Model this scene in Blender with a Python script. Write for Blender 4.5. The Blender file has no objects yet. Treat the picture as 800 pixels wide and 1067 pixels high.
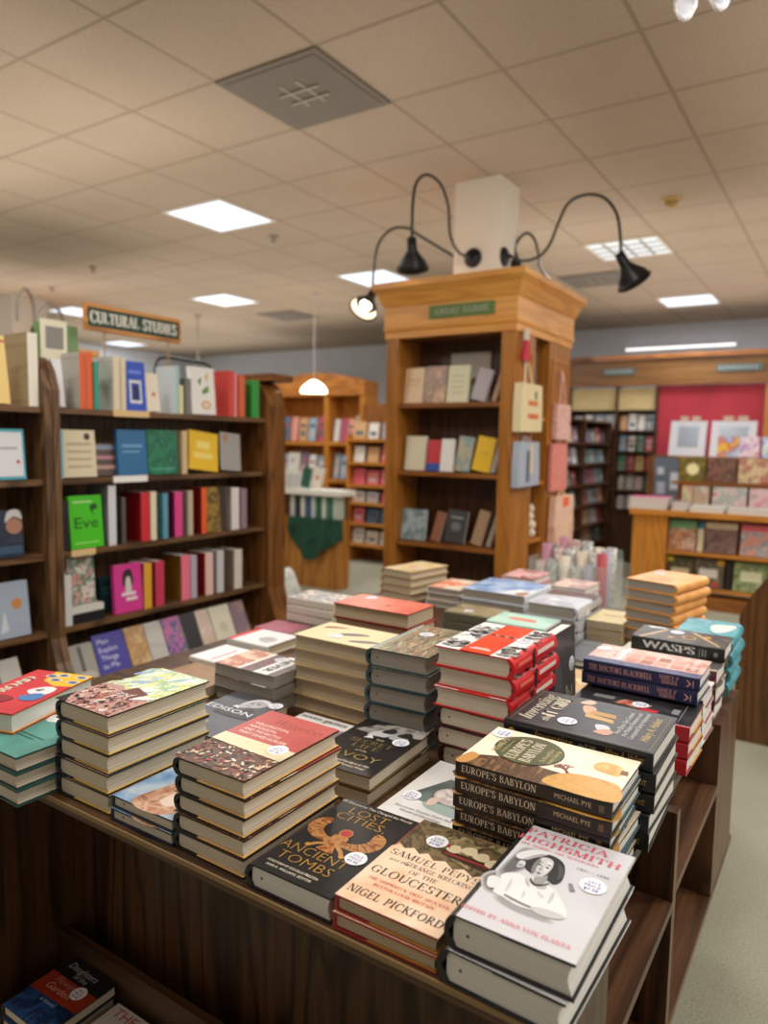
import bpy, math, random
from mathutils import Matrix, Vector, Euler
random.seed(7)
COL = bpy.context.scene.collection
PI = math.pi
rad = math.radians

# ------------------------------------------------------------------ camera geometry
F, PX, PY = 755.0, 400.0, 533.5          # focal length and centre for the 800x1067 frame
CAMZ = 1.53
def _n(v):
    l = math.sqrt(sum(a*a for a in v)); return [a/l for a in v]
def _d(a, b): return sum(x*y for x, y in zip(a, b))
AY = _n((495, -65.5, F)); AX = _n((1164, 93.5, -F))
AX = _n([x-_d(AX, AY)*y for x, y in zip(AX, AY)])
AU = [AX[1]*AY[2]-AX[2]*AY[1], AX[2]*AY[0]-AX[0]*AY[2], AX[0]*AY[1]-AX[1]*AY[0]]
if AU[1] > 0: AU = [-a for a in AU]
def ray(px, py):
    d = (px-PX, py-PY, F); return (_d(d, AX), _d(d, AY), _d(d, AU))
def onx(px, py, x):
    r = ray(px, py); t = x/r[0]; return (x, r[1]*t, CAMZ+r[2]*t)
def ony(px, py, y):
    r = ray(px, py); t = y/r[1]; return (r[0]*t, y, CAMZ+r[2]*t)
def onz(px, py, z):
    r = ray(px, py); t = (z-CAMZ)/r[2]; return (r[0]*t, r[1]*t, z)

# ------------------------------------------------------------------ materials
MATS = {}
def _new(name):
    m = bpy.data.materials.new(name); m.use_nodes = True
    nt = m.node_tree; b = nt.nodes['Principled BSDF']
    return m, nt, b
def srgb(c):
    if isinstance(c, str):
        c = c.lstrip('#'); c = [int(c[i:i+2], 16)/255 for i in (0, 2, 4)]
    return tuple((x/12.92 if x <= .04045 else ((x+.055)/1.055)**2.4) for x in c[:3])+(1.0,)
def M(col, rough=.5, metal=0.0, emit=0.0, spec=.5, name=None):
    key = (col, rough, metal, emit, spec)
    if key in MATS: return MATS[key]
    m, nt, b = _new(name or 'plain_'+str(col).lstrip('#'))
    c = srgb(col)
    b.inputs['Base Color'].default_value = c
    b.inputs['Roughness'].default_value = rough
    b.inputs['Metallic'].default_value = metal
    b.inputs['Specular IOR Level'].default_value = spec
    if emit:
        b.inputs['Emission Color'].default_value = c
        b.inputs['Emission Strength'].default_value = emit
    MATS[key] = m
    return m
def _coords(nt, scale, rot=(0, 0, 0), loc=(0, 0, 0)):
    tc = nt.nodes.new('ShaderNodeTexCoord'); mp = nt.nodes.new('ShaderNodeMapping')
    mp.inputs['Scale'].default_value = scale; mp.inputs['Rotation'].default_value = rot
    mp.inputs['Location'].default_value = loc
    nt.links.new(tc.outputs['Object'], mp.inputs['Vector'])
    return mp.outputs['Vector']
def _noise(nt, vec, scale, detail=3, dist=0.0, rough=.55):
    n = nt.nodes.new('ShaderNodeTexNoise')
    n.inputs['Scale'].default_value = scale; n.inputs['Detail'].default_value = detail
    n.inputs['Distortion'].default_value = dist; n.inputs['Roughness'].default_value = rough
    nt.links.new(vec, n.inputs['Vector'])
    return n.outputs['Fac']
def _ramp(nt, fac, stops, const=False):
    r = nt.nodes.new('ShaderNodeValToRGB')
    if const: r.color_ramp.interpolation = 'CONSTANT'
    e = r.color_ramp.elements
    while len(e) < len(stops): e.new(.5)
    for k, (p, c) in enumerate(stops):
        e[k].position = p; e[k].color = srgb(c)
    nt.links.new(fac, r.inputs['Fac'])
    return r.outputs['Color']
def _math(nt, op, a, b=None):
    n = nt.nodes.new('ShaderNodeMath'); n.operation = op
    for i, v in enumerate((a, b)):
        if v is None: continue
        if isinstance(v, (int, float)): n.inputs[i].default_value = v
        else: nt.links.new(v, n.inputs[i])
    return n.outputs[0]
def _mix(nt, fac, a, b, mode='MIX'):
    n = nt.nodes.new('ShaderNodeMix'); n.data_type = 'RGBA'; n.blend_type = mode
    if isinstance(fac, (int, float)): n.inputs['Factor'].default_value = fac
    else: nt.links.new(fac, n.inputs['Factor'])
    for s, v in (('A', a), ('B', b)):
        i = [x for x in n.inputs if x.name == s and x.type == 'RGBA'][0]
        if isinstance(v, (str, tuple)) : i.default_value = srgb(v)
        else: nt.links.new(v, i)
    return [o for o in n.outputs if o.type == 'RGBA'][0]
def _bump(nt, b, h, strength=.3, dist=.002):
    n = nt.nodes.new('ShaderNodeBump'); n.inputs['Strength'].default_value = strength
    n.inputs['Distance'].default_value = dist
    nt.links.new(h, n.inputs['Height']); nt.links.new(n.outputs['Normal'], b.inputs['Normal'])
def paint(name, cols, scale=30, detail=4, dist=.6, rough=.35, stretch=(1, 1, 1), const=False, loc=(0, 0, 0)):
    """printed picture: patches of the given colours"""
    key = ('paint', name)
    if key in MATS: return MATS[key]
    m, nt, b = _new(name)
    v = _coords(nt, stretch, loc=loc)
    f = _math(nt, 'ADD', _math(nt, 'MULTIPLY', _noise(nt, v, scale*.95, min(detail, 3), dist), .62), _math(nt, 'MULTIPLY', _noise(nt, v, scale*.35, 2, dist*.5), .38))
    k = len(cols)
    st = [(.34+.32*i/max(1, k-1), c) for i, c in enumerate(cols)]
    nt.links.new(_ramp(nt, f, st, const), b.inputs['Base Color'])
    b.inputs['Roughness'].default_value = rough
    MATS[key] = m
    return m
def wood(name, dark, mid, light, axis='z', scale=5.0, rough=.38, rings=9.0, amt=.75):
    key = ('wood', name, axis)
    if key in MATS: return MATS[key]
    m, nt, b = _new(name+'_grain_'+axis)
    s = {'x': (.10, 1, 1), 'y': (1, .10, 1), 'z': (1, 1, .10)}[axis]
    v = _coords(nt, s)
    n = _noise(nt, v, scale, 2, .35)
    w = _math(nt, 'SINE', _math(nt, 'MULTIPLY', n, rings*6.28))
    w = _math(nt, 'ADD', _math(nt, 'MULTIPLY', w, .5), .5)
    w = _math(nt, 'POWER', w, 2.2)
    s2 = {'x': (.03, 1, 1), 'y': (1, .03, 1), 'z': (1, 1, .03)}[axis]
    fine = _noise(nt, _coords(nt, s2), 160, 2, 0)
    base = _ramp(nt, fine, [(.35, mid), (.62, light)])
    col = _mix(nt, _math(nt, 'MULTIPLY', w, amt), base, dark)
    nt.links.new(col, b.inputs['Base Color'])
    b.inputs['Roughness'].default_value = rough
    _bump(nt, b, fine, .12, .001)
    MATS[key] = m
    return m
def pages_mat(name, c1, c2):
    key = ('pages', name)
    if key in MATS: return MATS[key]
    m, nt, b = _new(name)
    f = _noise(nt, _coords(nt, (2.0, 2.0, 900)), 1.0, 2, 0)
    nt.links.new(_ramp(nt, f, [(.36, c2), (.58, c1)]), b.inputs['Base Color'])
    b.inputs['Roughness'].default_value = .85
    _bump(nt, b, f, .25, .0006)
    MATS[key] = m
    return m

# ------------------------------------------------------------------ mesh builder
class MB:
    def __init__(s): s.v = []; s.f = []; s.m = []; s.ml = []; s.sm = []
    def mi(s, mat):
        if mat not in s.ml: s.ml.append(mat)
        return s.ml.index(mat)
    def add(s, verts, faces, mat, smooth=False):
        o = len(s.v); k = s.mi(mat); s.v += [tuple(p) for p in verts]
        for f in faces:
            s.f.append([i+o for i in f]); s.m.append(k); s.sm.append(smooth)
        return s
    def box(s, x0, x1, y0, y1, z0, z1, mat, bev=0.0):
        if bev:
            pr = [(x0+bev, z0), (x1-bev, z0), (x1, z0+bev), (x1, z1-bev), (x1-bev, z1), (x0+bev, z1), (x0, z1-bev), (x0, z0+bev)]
            return s.prism(pr, 'y', y0, y1, mat)
        v = [(x, y, z) for x in (x0, x1) for y in (y0, y1) for z in (z0, z1)]
        return s.add(v, [(0, 1, 3, 2), (4, 6, 7, 5), (0, 4, 5, 1), (2, 3, 7, 6), (0, 2, 6, 4), (1, 5, 7, 3)], mat)
    def prism(s, pr, axis, a0, a1, mat, smooth=False):
        """closed 2-D outline swept along an axis; outline is (y,z) for x, (x,z) for y, (x,y) for z"""
        def p3(p, a): return {'x': (a, p[0], p[1]), 'y': (p[0], a, p[1]), 'z': (p[0], p[1], a)}[axis]
        n = len(pr)
        v = [p3(p, a0) for p in pr]+[p3(p, a1) for p in pr]
        s.add(v, [tuple(range(n)), tuple(range(2*n-1, n-1, -1))], mat)
        s.add(v, [(i, i+n, (i+1) % n+n, (i+1) % n) for i in range(n)], mat, smooth)
        return s
    def poly(s, pts, mat): return s.add(pts, [tuple(range(len(pts)))], mat)
    def tube(s, path, r, mat, seg=8, cap=True):
        path = [Vector(p) for p in path]; rings = []; n = len(path)
        up = Vector((0, 0, 1)); prev = None
        for i, p in enumerate(path):
            t = (path[min(i+1, n-1)]-path[max(i-1, 0)]).normalized()
            if prev is None:
                a = t.cross(up)
                if a.length < 1e-3: a = t.cross(Vector((1, 0, 0)))
            else: a = prev-t*prev.dot(t)
            a.normalize(); prev = a; b = t.cross(a)
            rr = r[i] if isinstance(r, (list, tuple)) else r
            rings.append([p+a*math.cos(2*PI*k/seg)*rr+b*math.sin(2*PI*k/seg)*rr for k in range(seg)])
        v = [q for g in rings for q in g]
        f = [(i*seg+k, i*seg+(k+1) % seg, (i+1)*seg+(k+1) % seg, (i+1)*seg+k) for i in range(n-1) for k in range(seg)]
        s.add(v, f, mat, True)
        if cap: s.add(rings[0], [tuple(range(seg))], mat); s.add(rings[-1], [tuple(range(seg))], mat)
        return s
    def lathe(s, prof, mat, seg=24, mtx=None):
        """profile of (radius, z) about z, optionally moved by a matrix"""
        v = [Vector((r*math.cos(2*PI*k/seg), r*math.sin(2*PI*k/seg), z)) for r, z in prof for k in range(seg)]
        if mtx: v = [mtx @ p for p in v]
        f = [(i*seg+k, i*seg+(k+1) % seg, (i+1)*seg+(k+1) % seg, (i+1)*seg+k) for i in range(len(prof)-1) for k in range(seg)]
        return s.add(v, f, mat, True)
    def build(s, name, parent=None, loc=None, rot=None):
        me = bpy.data.meshes.new(name)
        me.from_pydata(s.v, [], s.f)
        for m in s.ml: me.materials.append(m)
        me.polygons.foreach_set('material_index', s.m)
        me.polygons.foreach_set('use_smooth', s.sm)
        me.update()
        o = bpy.data.objects.new(name, me); COL.objects.link(o)
        if parent: o.parent = parent
        if loc: o.location = loc
        if rot: o.rotation_euler = rot
        return o
def tag(o, label=None, cat=None, group=None, kind=None):
    if label: o['label'] = label
    if cat: o['category'] = cat
    if group: o['group'] = group
    if kind: o['kind'] = kind
    return o
def empty(name, loc=(0, 0, 0), rotz=0.0, label=None, cat=None, group=None):
    o = bpy.data.objects.new(name, None); COL.objects.link(o)
    o.empty_display_size = .05
    o.location = loc; o.rotation_euler = (0, 0, rotz)
    return tag(o, label, cat, group)
def copy_tree(o, parent=None):
    c = o.copy(); COL.objects.link(c)
    if parent: c.parent = parent
    for ch in list(o.children): copy_tree(ch, c)
    return c
def smooth_path(pts, n=6, closed=False):
    out = []; k = len(pts); P = [Vector(p) for p in pts]
    for i in range(k if closed else k-1):
        if closed: a, b, c, d = P[(i-1) % k], P[i], P[(i+1) % k], P[(i+2) % k]
        else: a, b, c, d = P[max(i-1, 0)], P[i], P[i+1], P[min(i+2, k-1)]
        for j in range(n):
            t = j/n
            out.append(.5*((2*b)+(-a+c)*t+(2*a-5*b+4*c-d)*t*t+(-a+3*b-3*c+d)*t**3))
    if not closed: out.append(P[-1])
    return out

# ------------------------------------------------------------------ lettering
_TC = {}
def plain_text(s, thin=False):
    """outline letters of Blender's built-in face, cap height about 1"""
    if (s, thin) in _TC: return _TC[(s, thin)]
    cu = bpy.data.curves.new('t', 'FONT'); cu.body = s; cu.size = 1.0; cu.resolution_u = 2
    if thin: cu.offset = -.017
    o = bpy.data.objects.new('t', cu); COL.objects.link(o)
    dg = bpy.context.evaluated_depsgraph_get(); ev = o.evaluated_get(dg)
    me = ev.to_mesh()
    v = [(p.co.x/.7, p.co.y/.7) for p in me.vertices]; f = [list(p.vertices) for p in me.polygons]
    ev.to_mesh_clear(); bpy.data.objects.remove(o); bpy.data.curves.remove(cu)
    _TC[(s, thin)] = (v, f)
    return _TC[(s, thin)]
TK, TN = .15, .055        # thick and thin strokes of the serif capitals
def _glyph(ch):
    Q = []
    def L(x0, y0, x1, y1, w):
        dx, dy = x1-x0, y1-y0; l = math.hypot(dx, dy); nx, ny = -dy/l*w/2, dx/l*w/2
        Q.append([(x0+nx, y0+ny), (x0-nx, y0-ny), (x1-nx, y1-ny), (x1+nx, y1+ny)])
    def S(x, y0=0, y1=1):        # stem with serifs
        L(x, y0, x, y1, TK)
    def s(x, y, w=.30): L(x-w/2, y, x+w/2, y, TN*1.1)
    def H(x0, x1, y): L(x0, y, x1, y, TN)
    def D(x0, y0, x1, y1, w): # diagonal with horizontal cut
        Q.append([(x0-w/2, y0), (x0+w/2, y0), (x1+w/2, y1), (x1-w/2, y1)])
    def A(cx, cy, rx, ry, a0, a1, n=14):
        p = []
        for i in range(n+1):
            a = rad(a0+(a1-a0)*i/n); c, q = math.cos(a), math.sin(a)
            p.append(((cx+rx*c, cy+ry*q), (cx+(rx-TK)*c, cy+(ry-TN)*q)))
        for i in range(n): Q.append([p[i][0], p[i+1][0], p[i+1][1], p[i][1]])
    w = .7; b, t = TN*.55, 1-TN*.55
    if ch == 'A': D(.06, 0, .37, 1, TN*1.2); D(.70, 0, .40, 1, TK*1.1); H(.18, .56, .33); s(.07, b, .24); s(.68, b, .3); w = .80
    elif ch == 'B': S(.15); H(.02, .34, b); H(.1, .34, .52); H(.02, .34, t); A(.32, .76, .27, .24, -90, 90); A(.34, .26, .32, .26, -90, 90); w = .72
    elif ch == 'C': A(.42, .5, .40, .52, 48, 312, 22); L(.70, .70, .70, .93, TN*1.3); L(.70, .10, .70, .28, TN*1.1); w = .80
    elif ch == 'D': S(.15); H(.02, .36, b); H(.02, .36, t); A(.34, .5, .42, .5, -90, 90, 18); w = .84
    elif ch == 'E': S(.15); H(.02, .58, b); H(.02, .56, t); H(.15, .44, .52); L(.58, .01, .58, .24, TN); L(.56, .78, .56, .99, TN); L(.44, .42, .44, .62, TN); w = .68
    elif ch == 'F': S(.15); s(.15, b); H(.02, .56, t); H(.15, .44, .50); L(.56, .76, .56, .99, TN); L(.44, .40, .44, .60, TN); w = .64
    elif ch == 'G': A(.42, .5, .40, .52, 48, 300, 22); L(.70, .70, .70, .93, TN*1.3); L(.68, .06, .68, .42, TK); s(.68, .43, .30); w = .86
    elif ch == 'H': S(.15); S(.65); H(.15, .65, .52); [s(x, y) for x in (.15, .65) for y in (b, t)]; w = .84
    elif ch == 'I': S(.16); s(.16, b); s(.16, t); w = .36
    elif ch == 'J': L(.26, .2, .26, 1, TK); s(.26, t); A(.12, .2, .215, .24, -120, 0, 8); w = .44
    elif ch == 'K': S(.15); s(.15, b); s(.15, t); L(.20, .42, .62, .98, TN*1.2); D(.66, 0, .30, .56, TK*1.1); s(.66, b, .28); s(.62, t, .24); w = .80
    elif ch == 'L': S(.15); s(.15, t); H(.02, .58, b); L(.58, .01, .58, .28, TN); w = .66
    elif ch == 'M': L(.12, 0, .12, 1, TN*1.2); S(.82); D(.46, 0, .16, 1, TK); D(.46, 0, .78, 1, TN*1.2); s(.12, b, .24); s(.82, b); s(.12, t, .24); s(.82, t); w = 1.0
    elif ch == 'N': L(.12, 0, .12, 1, TN*1.2); L(.70, 0, .70, 1, TN*1.2); D(.66, 0, .16, 1, TK*1.1); s(.12, b, .26); s(.10, t, .24); s(.70, t, .26); w = .86
    elif ch == 'O': A(.44, .5, .42, .52, 0, 360, 28); w = .90
    elif ch == 'P': S(.15); s(.15, b); H(.02, .34, t); H(.15, .34, .44); A(.32, .72, .29, .29, -90, 90); w = .66
    elif ch == 'R': S(.15); s(.15, b); H(.02, .34, t); H(.15, .34, .48); A(.32, .74, .28, .27, -90, 90); D(.66, 0, .34, .48, TK*1.05); s(.68, b, .22); w = .78
    elif ch == 'S': A(.31, .74, .27, .28, 35, 262, 14); A(.31, .26, .29, .28, 82, -145, 14); L(.54, .74, .54, .94, TN*1.2); L(.05, .06, .05, .28, TN*1.2); w = .62
    elif ch == 'T': S(.36); s(.36, b); H(.03, .69, t); L(.03, .74, .03, .99, TN); L(.69, .74, .69, .99, TN); w = .74
    elif ch == 'U': L(.15, .28, .15, 1, TK); L(.68, .28, .68, 1, TN*1.2); A(.385, .3, .31, .32, 180, 360); s(.15, t); s(.68, t, .24); w = .84
    elif ch == 'V': D(.40, 0, .10, 1, TK); D(.40, 0, .68, 1, TN*1.2); s(.10, t); s(.68, t, .24); w = .78
    elif ch == 'W': D(.32, 0, .10, 1, TK); D(.32, 0, .52, 1, TN*1.2); D(.74, 0, .52, 1, TK); D(.74, 0, .96, 1, TN*1.2); s(.10, t); s(.52, t, .2); s(.96, t, .22); w = 1.06
    elif ch == 'X': D(.68, 0, .12, 1, TK); D(.10, 0, .66, 1, TN*1.2); [s(x, y, .24) for x in (.12, .66) for y in (b, t)]; w = .80
    elif ch == 'Y': L(.38, 0, .38, .46, TK); D(.38, .42, .08, 1, TK); D(.38, .42, .66, 1, TN*1.2); s(.38, b); s(.08, t, .28); s(.66, t, .24); w = .76
    elif ch == "'": L(.09, .68, .12, 1, TK*.8); w = .24
    elif ch == ' ': w = .42
    else: w = .3
    return Q, w
def serif_text(s, track=.06):
    v, f = [], []; x = 0
    for ch in s:
        q, w = _glyph(ch)
        for g in q:
            o = len(v); v += [(a+x, b) for a, b in g]; f.append([o, o+1, o+2, o+3])
        x += w+track
    return v, f

# ------------------------------------------------------------------ printed artwork (flat shapes on a cover)
def R(u0, v0, u1, v1, m): return ('P', [(u0, v0), (u1, v0), (u1, v1), (u0, v1)], m)
def P(pts, m, sm=False): return ('P', [tuple(p)[:2] for p in smooth_path([(a, b, 0) for a, b in pts], 5, True)] if sm else pts, m)
def E(u, v, r, m, ry=None, n=20): return ('E', u, v, r, ry or r, m, n)
def T(s, u, v, h, m, font='b', al='c', fit=None, shear=0.0, bold=0.0, rot=0.0): return ('T', s, u, v, h, m, font, al, fit, shear, bold, rot)
def draw(mb, items, W, L, to3, step=.00014):
    step = min(step, .0011/max(1, len(items)))
    """W,L in metres; u,v in 0..1; to3(a,b,k) gives the point a,b metres from the lower left corner in layer height k"""
    for k, it in enumerate(items, 1):
        h = k*step
        if it[0] == 'P':
            mb.poly([to3(u*W, v*L, h) for u, v in it[1]], it[2])
        elif it[0] == 'E':
            _, u, v, r, ry, m, n = it
            mb.poly([to3(u*W+r*W*math.cos(2*PI*i/n), v*L+ry*W*math.sin(2*PI*i/n), h) for i in range(n)], m)
        else:
            _, s, u, v, th, m, font, al, fit, shear, bold, rot = it
            vs, fs = serif_text(s) if font == 's' else plain_text(s, font == 'n')
            if not vs: continue
            hh = th*W; x0 = min(p[0] for p in vs); x1 = max(p[0] for p in vs)
            sx = hh if not fit else fit*W/(x1-x0)
            off = {'l': 0, 'c': .5, 'r': 1}[al]*(x1-x0)
            cr, sr = math.cos(rot), math.sin(rot)
            for dx in ([0.0] if not bold else [-bold*hh, 0, bold*hh]):
                pts = []
                for a, b in vs:
                    X = (a-x0-off+shear*b)*sx+dx; Y = b*hh
                    pts.append(to3(u*W+X*cr-Y*sr, v*L+X*sr+Y*cr, h+abs(dx)*.01))
                mb.add(pts, fs, m)
# ------------------------------------------------------------------ books
PG = pages_mat('page_edges_cream', 'd6cdb9', 'bfb49e')
PGW = pages_mat('page_edges_white', 'e4e1da', 'cfcbc1')
PGG = pages_mat('page_edges_grey', 'a39c90', '7f786c')
PGT = pages_mat('page_edges_tan', 'bfae90', 'a3927a')
WHITE = M('f1f0ec', .4); STICK = M('f2f3f6', .35); BLUE_INK = M('2a3f9a', .4); BLACK = M('15151a', .32); INK = M('2b2622', .5)
def book(name, w, l, t, cover, art=(), spine=(), pages=None, hard=True, rnd=False, dot=False, sticker=None, flap=None, face=None, srot=0.0, spine_mat=None, wrap=None):
    """a closed book lying face up: spine along -x, head along +y; an Empty over cover, page block and sticker"""
    root = empty(name)
    c = .0026 if hard else .0007
    r = min(t*.48, .016) if rnd else min(.0035, t*.3)
    hw, hl = w/2, l/2
    arc = [(-hw+r-r*math.sin(a)*1.0, t/2+(t/2)*math.cos(a)) if rnd else None for a in [PI*i/10 for i in range(11)]]
    if not rnd:
        arc = [(-hw+r, t), (-hw+r*.3, t-r*.3), (-hw, t-r), (-hw, r), (-hw+r*.3, r*.3), (-hw+r, 0)]
    inner = [(hw, c)]+[(-hw+c+r*.9, c), (-hw+c+r*.25, t/2), (-hw+c+r*.9, t-c)]+[(hw, t-c)]
    mb = MB()
    mb.prism([(hw, t)]+arc+[(hw, 0)]+inner, 'y', -hl, hl, cover)
    if spine_mat: mb.poly([(-hw-.0001, -hl+.0005, r*.6), (-hw-.0001, hl-.0005, r*.6), (-hw-.0001, hl-.0005, t-r*.6), (-hw-.0001, -hl+.0005, t-r*.6)], spine_mat)
    if wrap:
        for za in (0, t-c): mb.box(hw+.0001, hw+.0008, -hl, hl, za, za+c, wrap)
    if flap:
        mb.box(-hw*.1, hw-.0005, -hl, hl, t-c-.0011, t-c-.0001, flap)
        mb.box(-hw*.3, hw-.0005, -hl, hl, c+.0001, c+.0011, flap)
    if face: mb.poly([(-hw+r, -hl+.0004, t+.00008), (hw-.0004, -hl+.0004, t+.00008), (hw-.0004, hl-.0004, t+.00008), (-hw+r, hl-.0004, t+.00008)], face)
    draw(mb, art, w, l, lambda a, b, k: (-hw+a, -hl+b, t+.0001+k))
    if spine: draw(mb, spine, l, t, lambda a, b, k: (-hw-.0002-k, hl-a, b))
    mb.build('cover', root)
    iy = .0035 if hard else .0003
    ix = .004 if hard else .0004
    pb = MB(); q = t*.12 if rnd else t*.03
    z0, z1 = c+(.0012 if flap else .0002), t-c-(.0012 if flap else .0002)
    pb.prism([(-hw+c+r*.6, z0), (hw-ix, z0), (hw-ix-q*.8, z0+(z1-z0)*.3), (hw-ix-q, t/2), (hw-ix-q*.8, z1-(z1-z0)*.3), (hw-ix, z1), (-hw+c+r*.6, z1)], 'y', -hl+iy, hl-iy, pages or PG)
    if dot:
        dx = -hw*.62; rr = .0022
        pb.poly([(dx+rr*math.cos(2*PI*i/12), -hl+iy-.0002, t*.5+rr*math.sin(2*PI*i/12)) for i in range(12)], BLACK)
    pb.build('page_block', root)
    if sticker:
        put_sticker(root, -hw+sticker[0]*w, -hl+sticker[1]*l, t, srot)
    return root
def blobs(u0, v0, u1, v1, n, cols, size=.04, seed=1, asp=1.0, ang=None):
    """painterly dabs of colour inside a rectangle of the cover"""
    r_ = random.Random(seed); out = []
    for i in range(n):
        q = size*r_.uniform(.5, 1.3); cu, cv = r_.uniform(u0+q*.6, u1-q*.6), r_.uniform(v0+q*.4, v1-q*.4); a = r_.uniform(0, PI) if ang is None else ang+r_.uniform(-.3, .3)
        pts = []
        for k in range(7):
            t = 2*PI*k/7; d = q*r_.uniform(.6, 1.15); x, y = d*math.cos(t)*asp, d*math.sin(t)/asp
            pts.append((min(u1, max(u0, cu+x*math.cos(a)-y*math.sin(a))), min(v1, max(v0, cv+(x*math.sin(a)+y*math.cos(a))*.66))))
        out.append(P(pts, M(cols[r_.randrange(len(cols))], .4)))
    return out
def put_sticker(root, x, y, t, rot=0.0, r=.0175):
    s = MB(); z = t+.0014
    s.poly([(r*math.cos(2*PI*i/32), r*math.sin(2*PI*i/32), 0) for i in range(32)], STICK)
    d = 2*r
    draw(s, [T('SALE', .5, .62, .17, BLUE_INK), T('PRICE', .5, .38, .17, BLUE_INK), T('$9.98', .5, .14, .17, BLUE_INK)], d, d, lambda a, b, k: (a-r, b-r, k))
    tag(s.build('price_sticker', root, (x, y, z), (0, 0, rot)), 'round white price sticker with blue lettering')
ORDT = ['topmost', 'second from top', 'third from top', 'fourth from top', 'fifth from top', 'sixth from top', 'seventh from top']
def stack(bk, n, x0, x1, y0, y1, z0, t, orient, desc, group, rot=0.0, jit=.003, cat='book', first_jit=True, pos=None):
    """n copies of a book piled up; the book itself becomes the topmost one"""
    cx, cy = (x0+x1)/2, (y0+y1)/2
    rz = rad(orient+rot)
    rnd = random.Random(int(abs(cx)*1e4)+n)
    for i in range(n):            # i = 0 is the top
        if i == 0: o = bk
        else:
            o = copy_tree(bk)
            for ch in list(o.children):
                if ch.name.startswith('price_sticker'): bpy.data.objects.remove(ch)
        top = i == 0
        j = 0 if top else jit
        o.location = (cx+rnd.uniform(-j, j), cy+rnd.uniform(-j, j), z0+(n-1-i)*(t+.0004))
        o.rotation_euler = (0, 0, rz+(0 if top else rad(rnd.uniform(-1.6, 1.6))*min(1, jit/.003)))
        p = (pos[i] if pos else ('bottom' if i == n-1 and n > 1 else ORDT[i])) if n > 1 or pos else ''
        tag(o, (desc % p).strip() if '%s' in desc else desc, cat, group if n > 1 else None)
    return bk

def shelf_book(name, w, l, t, cover, pages=None, art=(), face=None, parts=True, spine_mat=None):
    """a smaller book for the shelves, same axes as book()"""
    hw, hl = w/2, l/2; c = .0018
    mb = MB()
    mb.box(-hw, hw, -hl, hl, t-c, t, cover); mb.box(-hw, hw, -hl, hl, 0, c, cover)
    mb.box(-hw, -hw+.003, -hl, hl, c, t-c, spine_mat or cover)
    if spine_mat: mb.poly([(-hw-.0003, -hl, 0), (-hw-.0003, hl, 0), (-hw-.0003, hl, t), (-hw-.0003, -hl, t)], spine_mat)
    if face:
        mb.poly([(-hw, -hl, t+.0003), (hw, -hl, t+.0003), (hw, hl, t+.0003), (-hw, hl, t+.0003)], face)
        mb.poly([(-hw, -hl, -.0003), (hw, -hl, -.0003), (hw, hl, -.0003), (-hw, hl, -.0003)], face)
    draw(mb, art, w, l, lambda a, b, k: (-hw+a, -hl+b, t+.0006+k*2))
    pbk = mb if not parts else MB()
    pbk.box(-hw+.003, hw-.003, -hl+.002, hl-.002, c, t-c, pages or PGW)
    if parts:
        root = empty(name); mb.build('cover', root); pbk.build('page_block', root); return root
    return mb.build(name)
def stand(o, pos, face, mode='face', tilt=0.0, l=.2, lean=0.0):
    """stand a book on its tail at pos. face = horizontal direction it is shown to; tilt leans it back, lean sideways"""
    f = Vector((face[0], face[1], 0)).normalized(); up = Vector((0, 0, 1)); right = up.cross(f)
    if mode == 'face':
        zd = (f*math.cos(tilt)+up*math.sin(tilt)).normalized(); xd = right; yd = zd.cross(xd)
    else:
        xd = -f; yd = up; zd = xd.cross(yd)
    if lean:
        ax = f if mode != 'face' else zd
        q = Matrix.Rotation(lean, 3, ax); xd, yd, zd = q @ xd, q @ yd, q @ zd
    m = Matrix((xd, yd, zd)).transposed().to_4x4()
    m.translation = Vector(pos)+yd*(l/2)
    lo = 0.0
    for q in ([o] if o.type == 'MESH' else list(o.children)):
        for c in q.data.vertices: lo = min(lo, (m @ c.co).z-pos[2])
    m.translation.z -= lo
    o.location = m.to_translation(); o.rotation_euler = m.to_euler()
    return o
ORD = ['first', 'second', 'third', 'fourth', 'fifth', 'sixth', 'seventh', 'eighth', 'ninth', 'tenth', 'eleventh', 'twelfth', 'thirteenth', 'fourteenth', 'fifteenth', 'sixteenth', 'seventeenth', 'eighteenth', 'nineteenth', 'twentieth', 'twenty-first', 'twenty-second']
# ------------------------------------------------------------------ the display table
WD = ('dark_walnut', '1a0f07', '452b16', '5a3b21')
def wd(ax): return wood(*WD, axis=ax, scale=6)
WL = ('mid_walnut', '352012', '5f3f28', '704d33')
def wl(ax): return wood(*WL, axis=ax, scale=5)
EDGE = M('8a6e48', .5)
XR, YF, ZT = -.241, .752, .86            # right face, front edge and top of the table
tb = empty('display_table', (-.95, 1.5, 0), label='large dark wooden display table with open shelves, covered in book stacks', cat='table')
O = Vector((-.95, 1.5, 0))
def tpart(name, boxes, label=None):
    mb = MB()
    for b in boxes: mb.box(b[0]-O.x, b[1]-O.x, b[2]-O.y, b[3]-O.y, b[4], b[5], b[6])
    o = mb.build(name, tb)
    if label: o['label'] = label
    return o
XL, YB = -1.74, 2.31
tpart('table_top', [(XL, -.266, YF, YB, ZT-.022, ZT, wd('x')), (XL+.01, -.266, YF-.004, YF, ZT-.009, ZT-.001, EDGE), (XL-.004, XL, YF, YB, ZT-.02, ZT-.002, M('a5743c', .45))])
tpart('back_panel', [(-1.468, -.262, .984, 1.002, .0, ZT-.023, wd('z'))])
tpart('side_panel', [(-1.60, -1.469, YF+.02, 1.002, 0, ZT-.023, wd('z'))])
tpart('side_panel', [(XL, -1.601, YF+.02, YF+.04, 0, ZT-.023, wd('z'))])
tpart('side_panel', [(XL, XL+.02, YF+.041, YB, 0, ZT-.023, wd('z'))])
tpart('side_panel', [(-.261, XR-.002, YF+.02, .965, 0, ZT-.023, wd('z'))])
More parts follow.
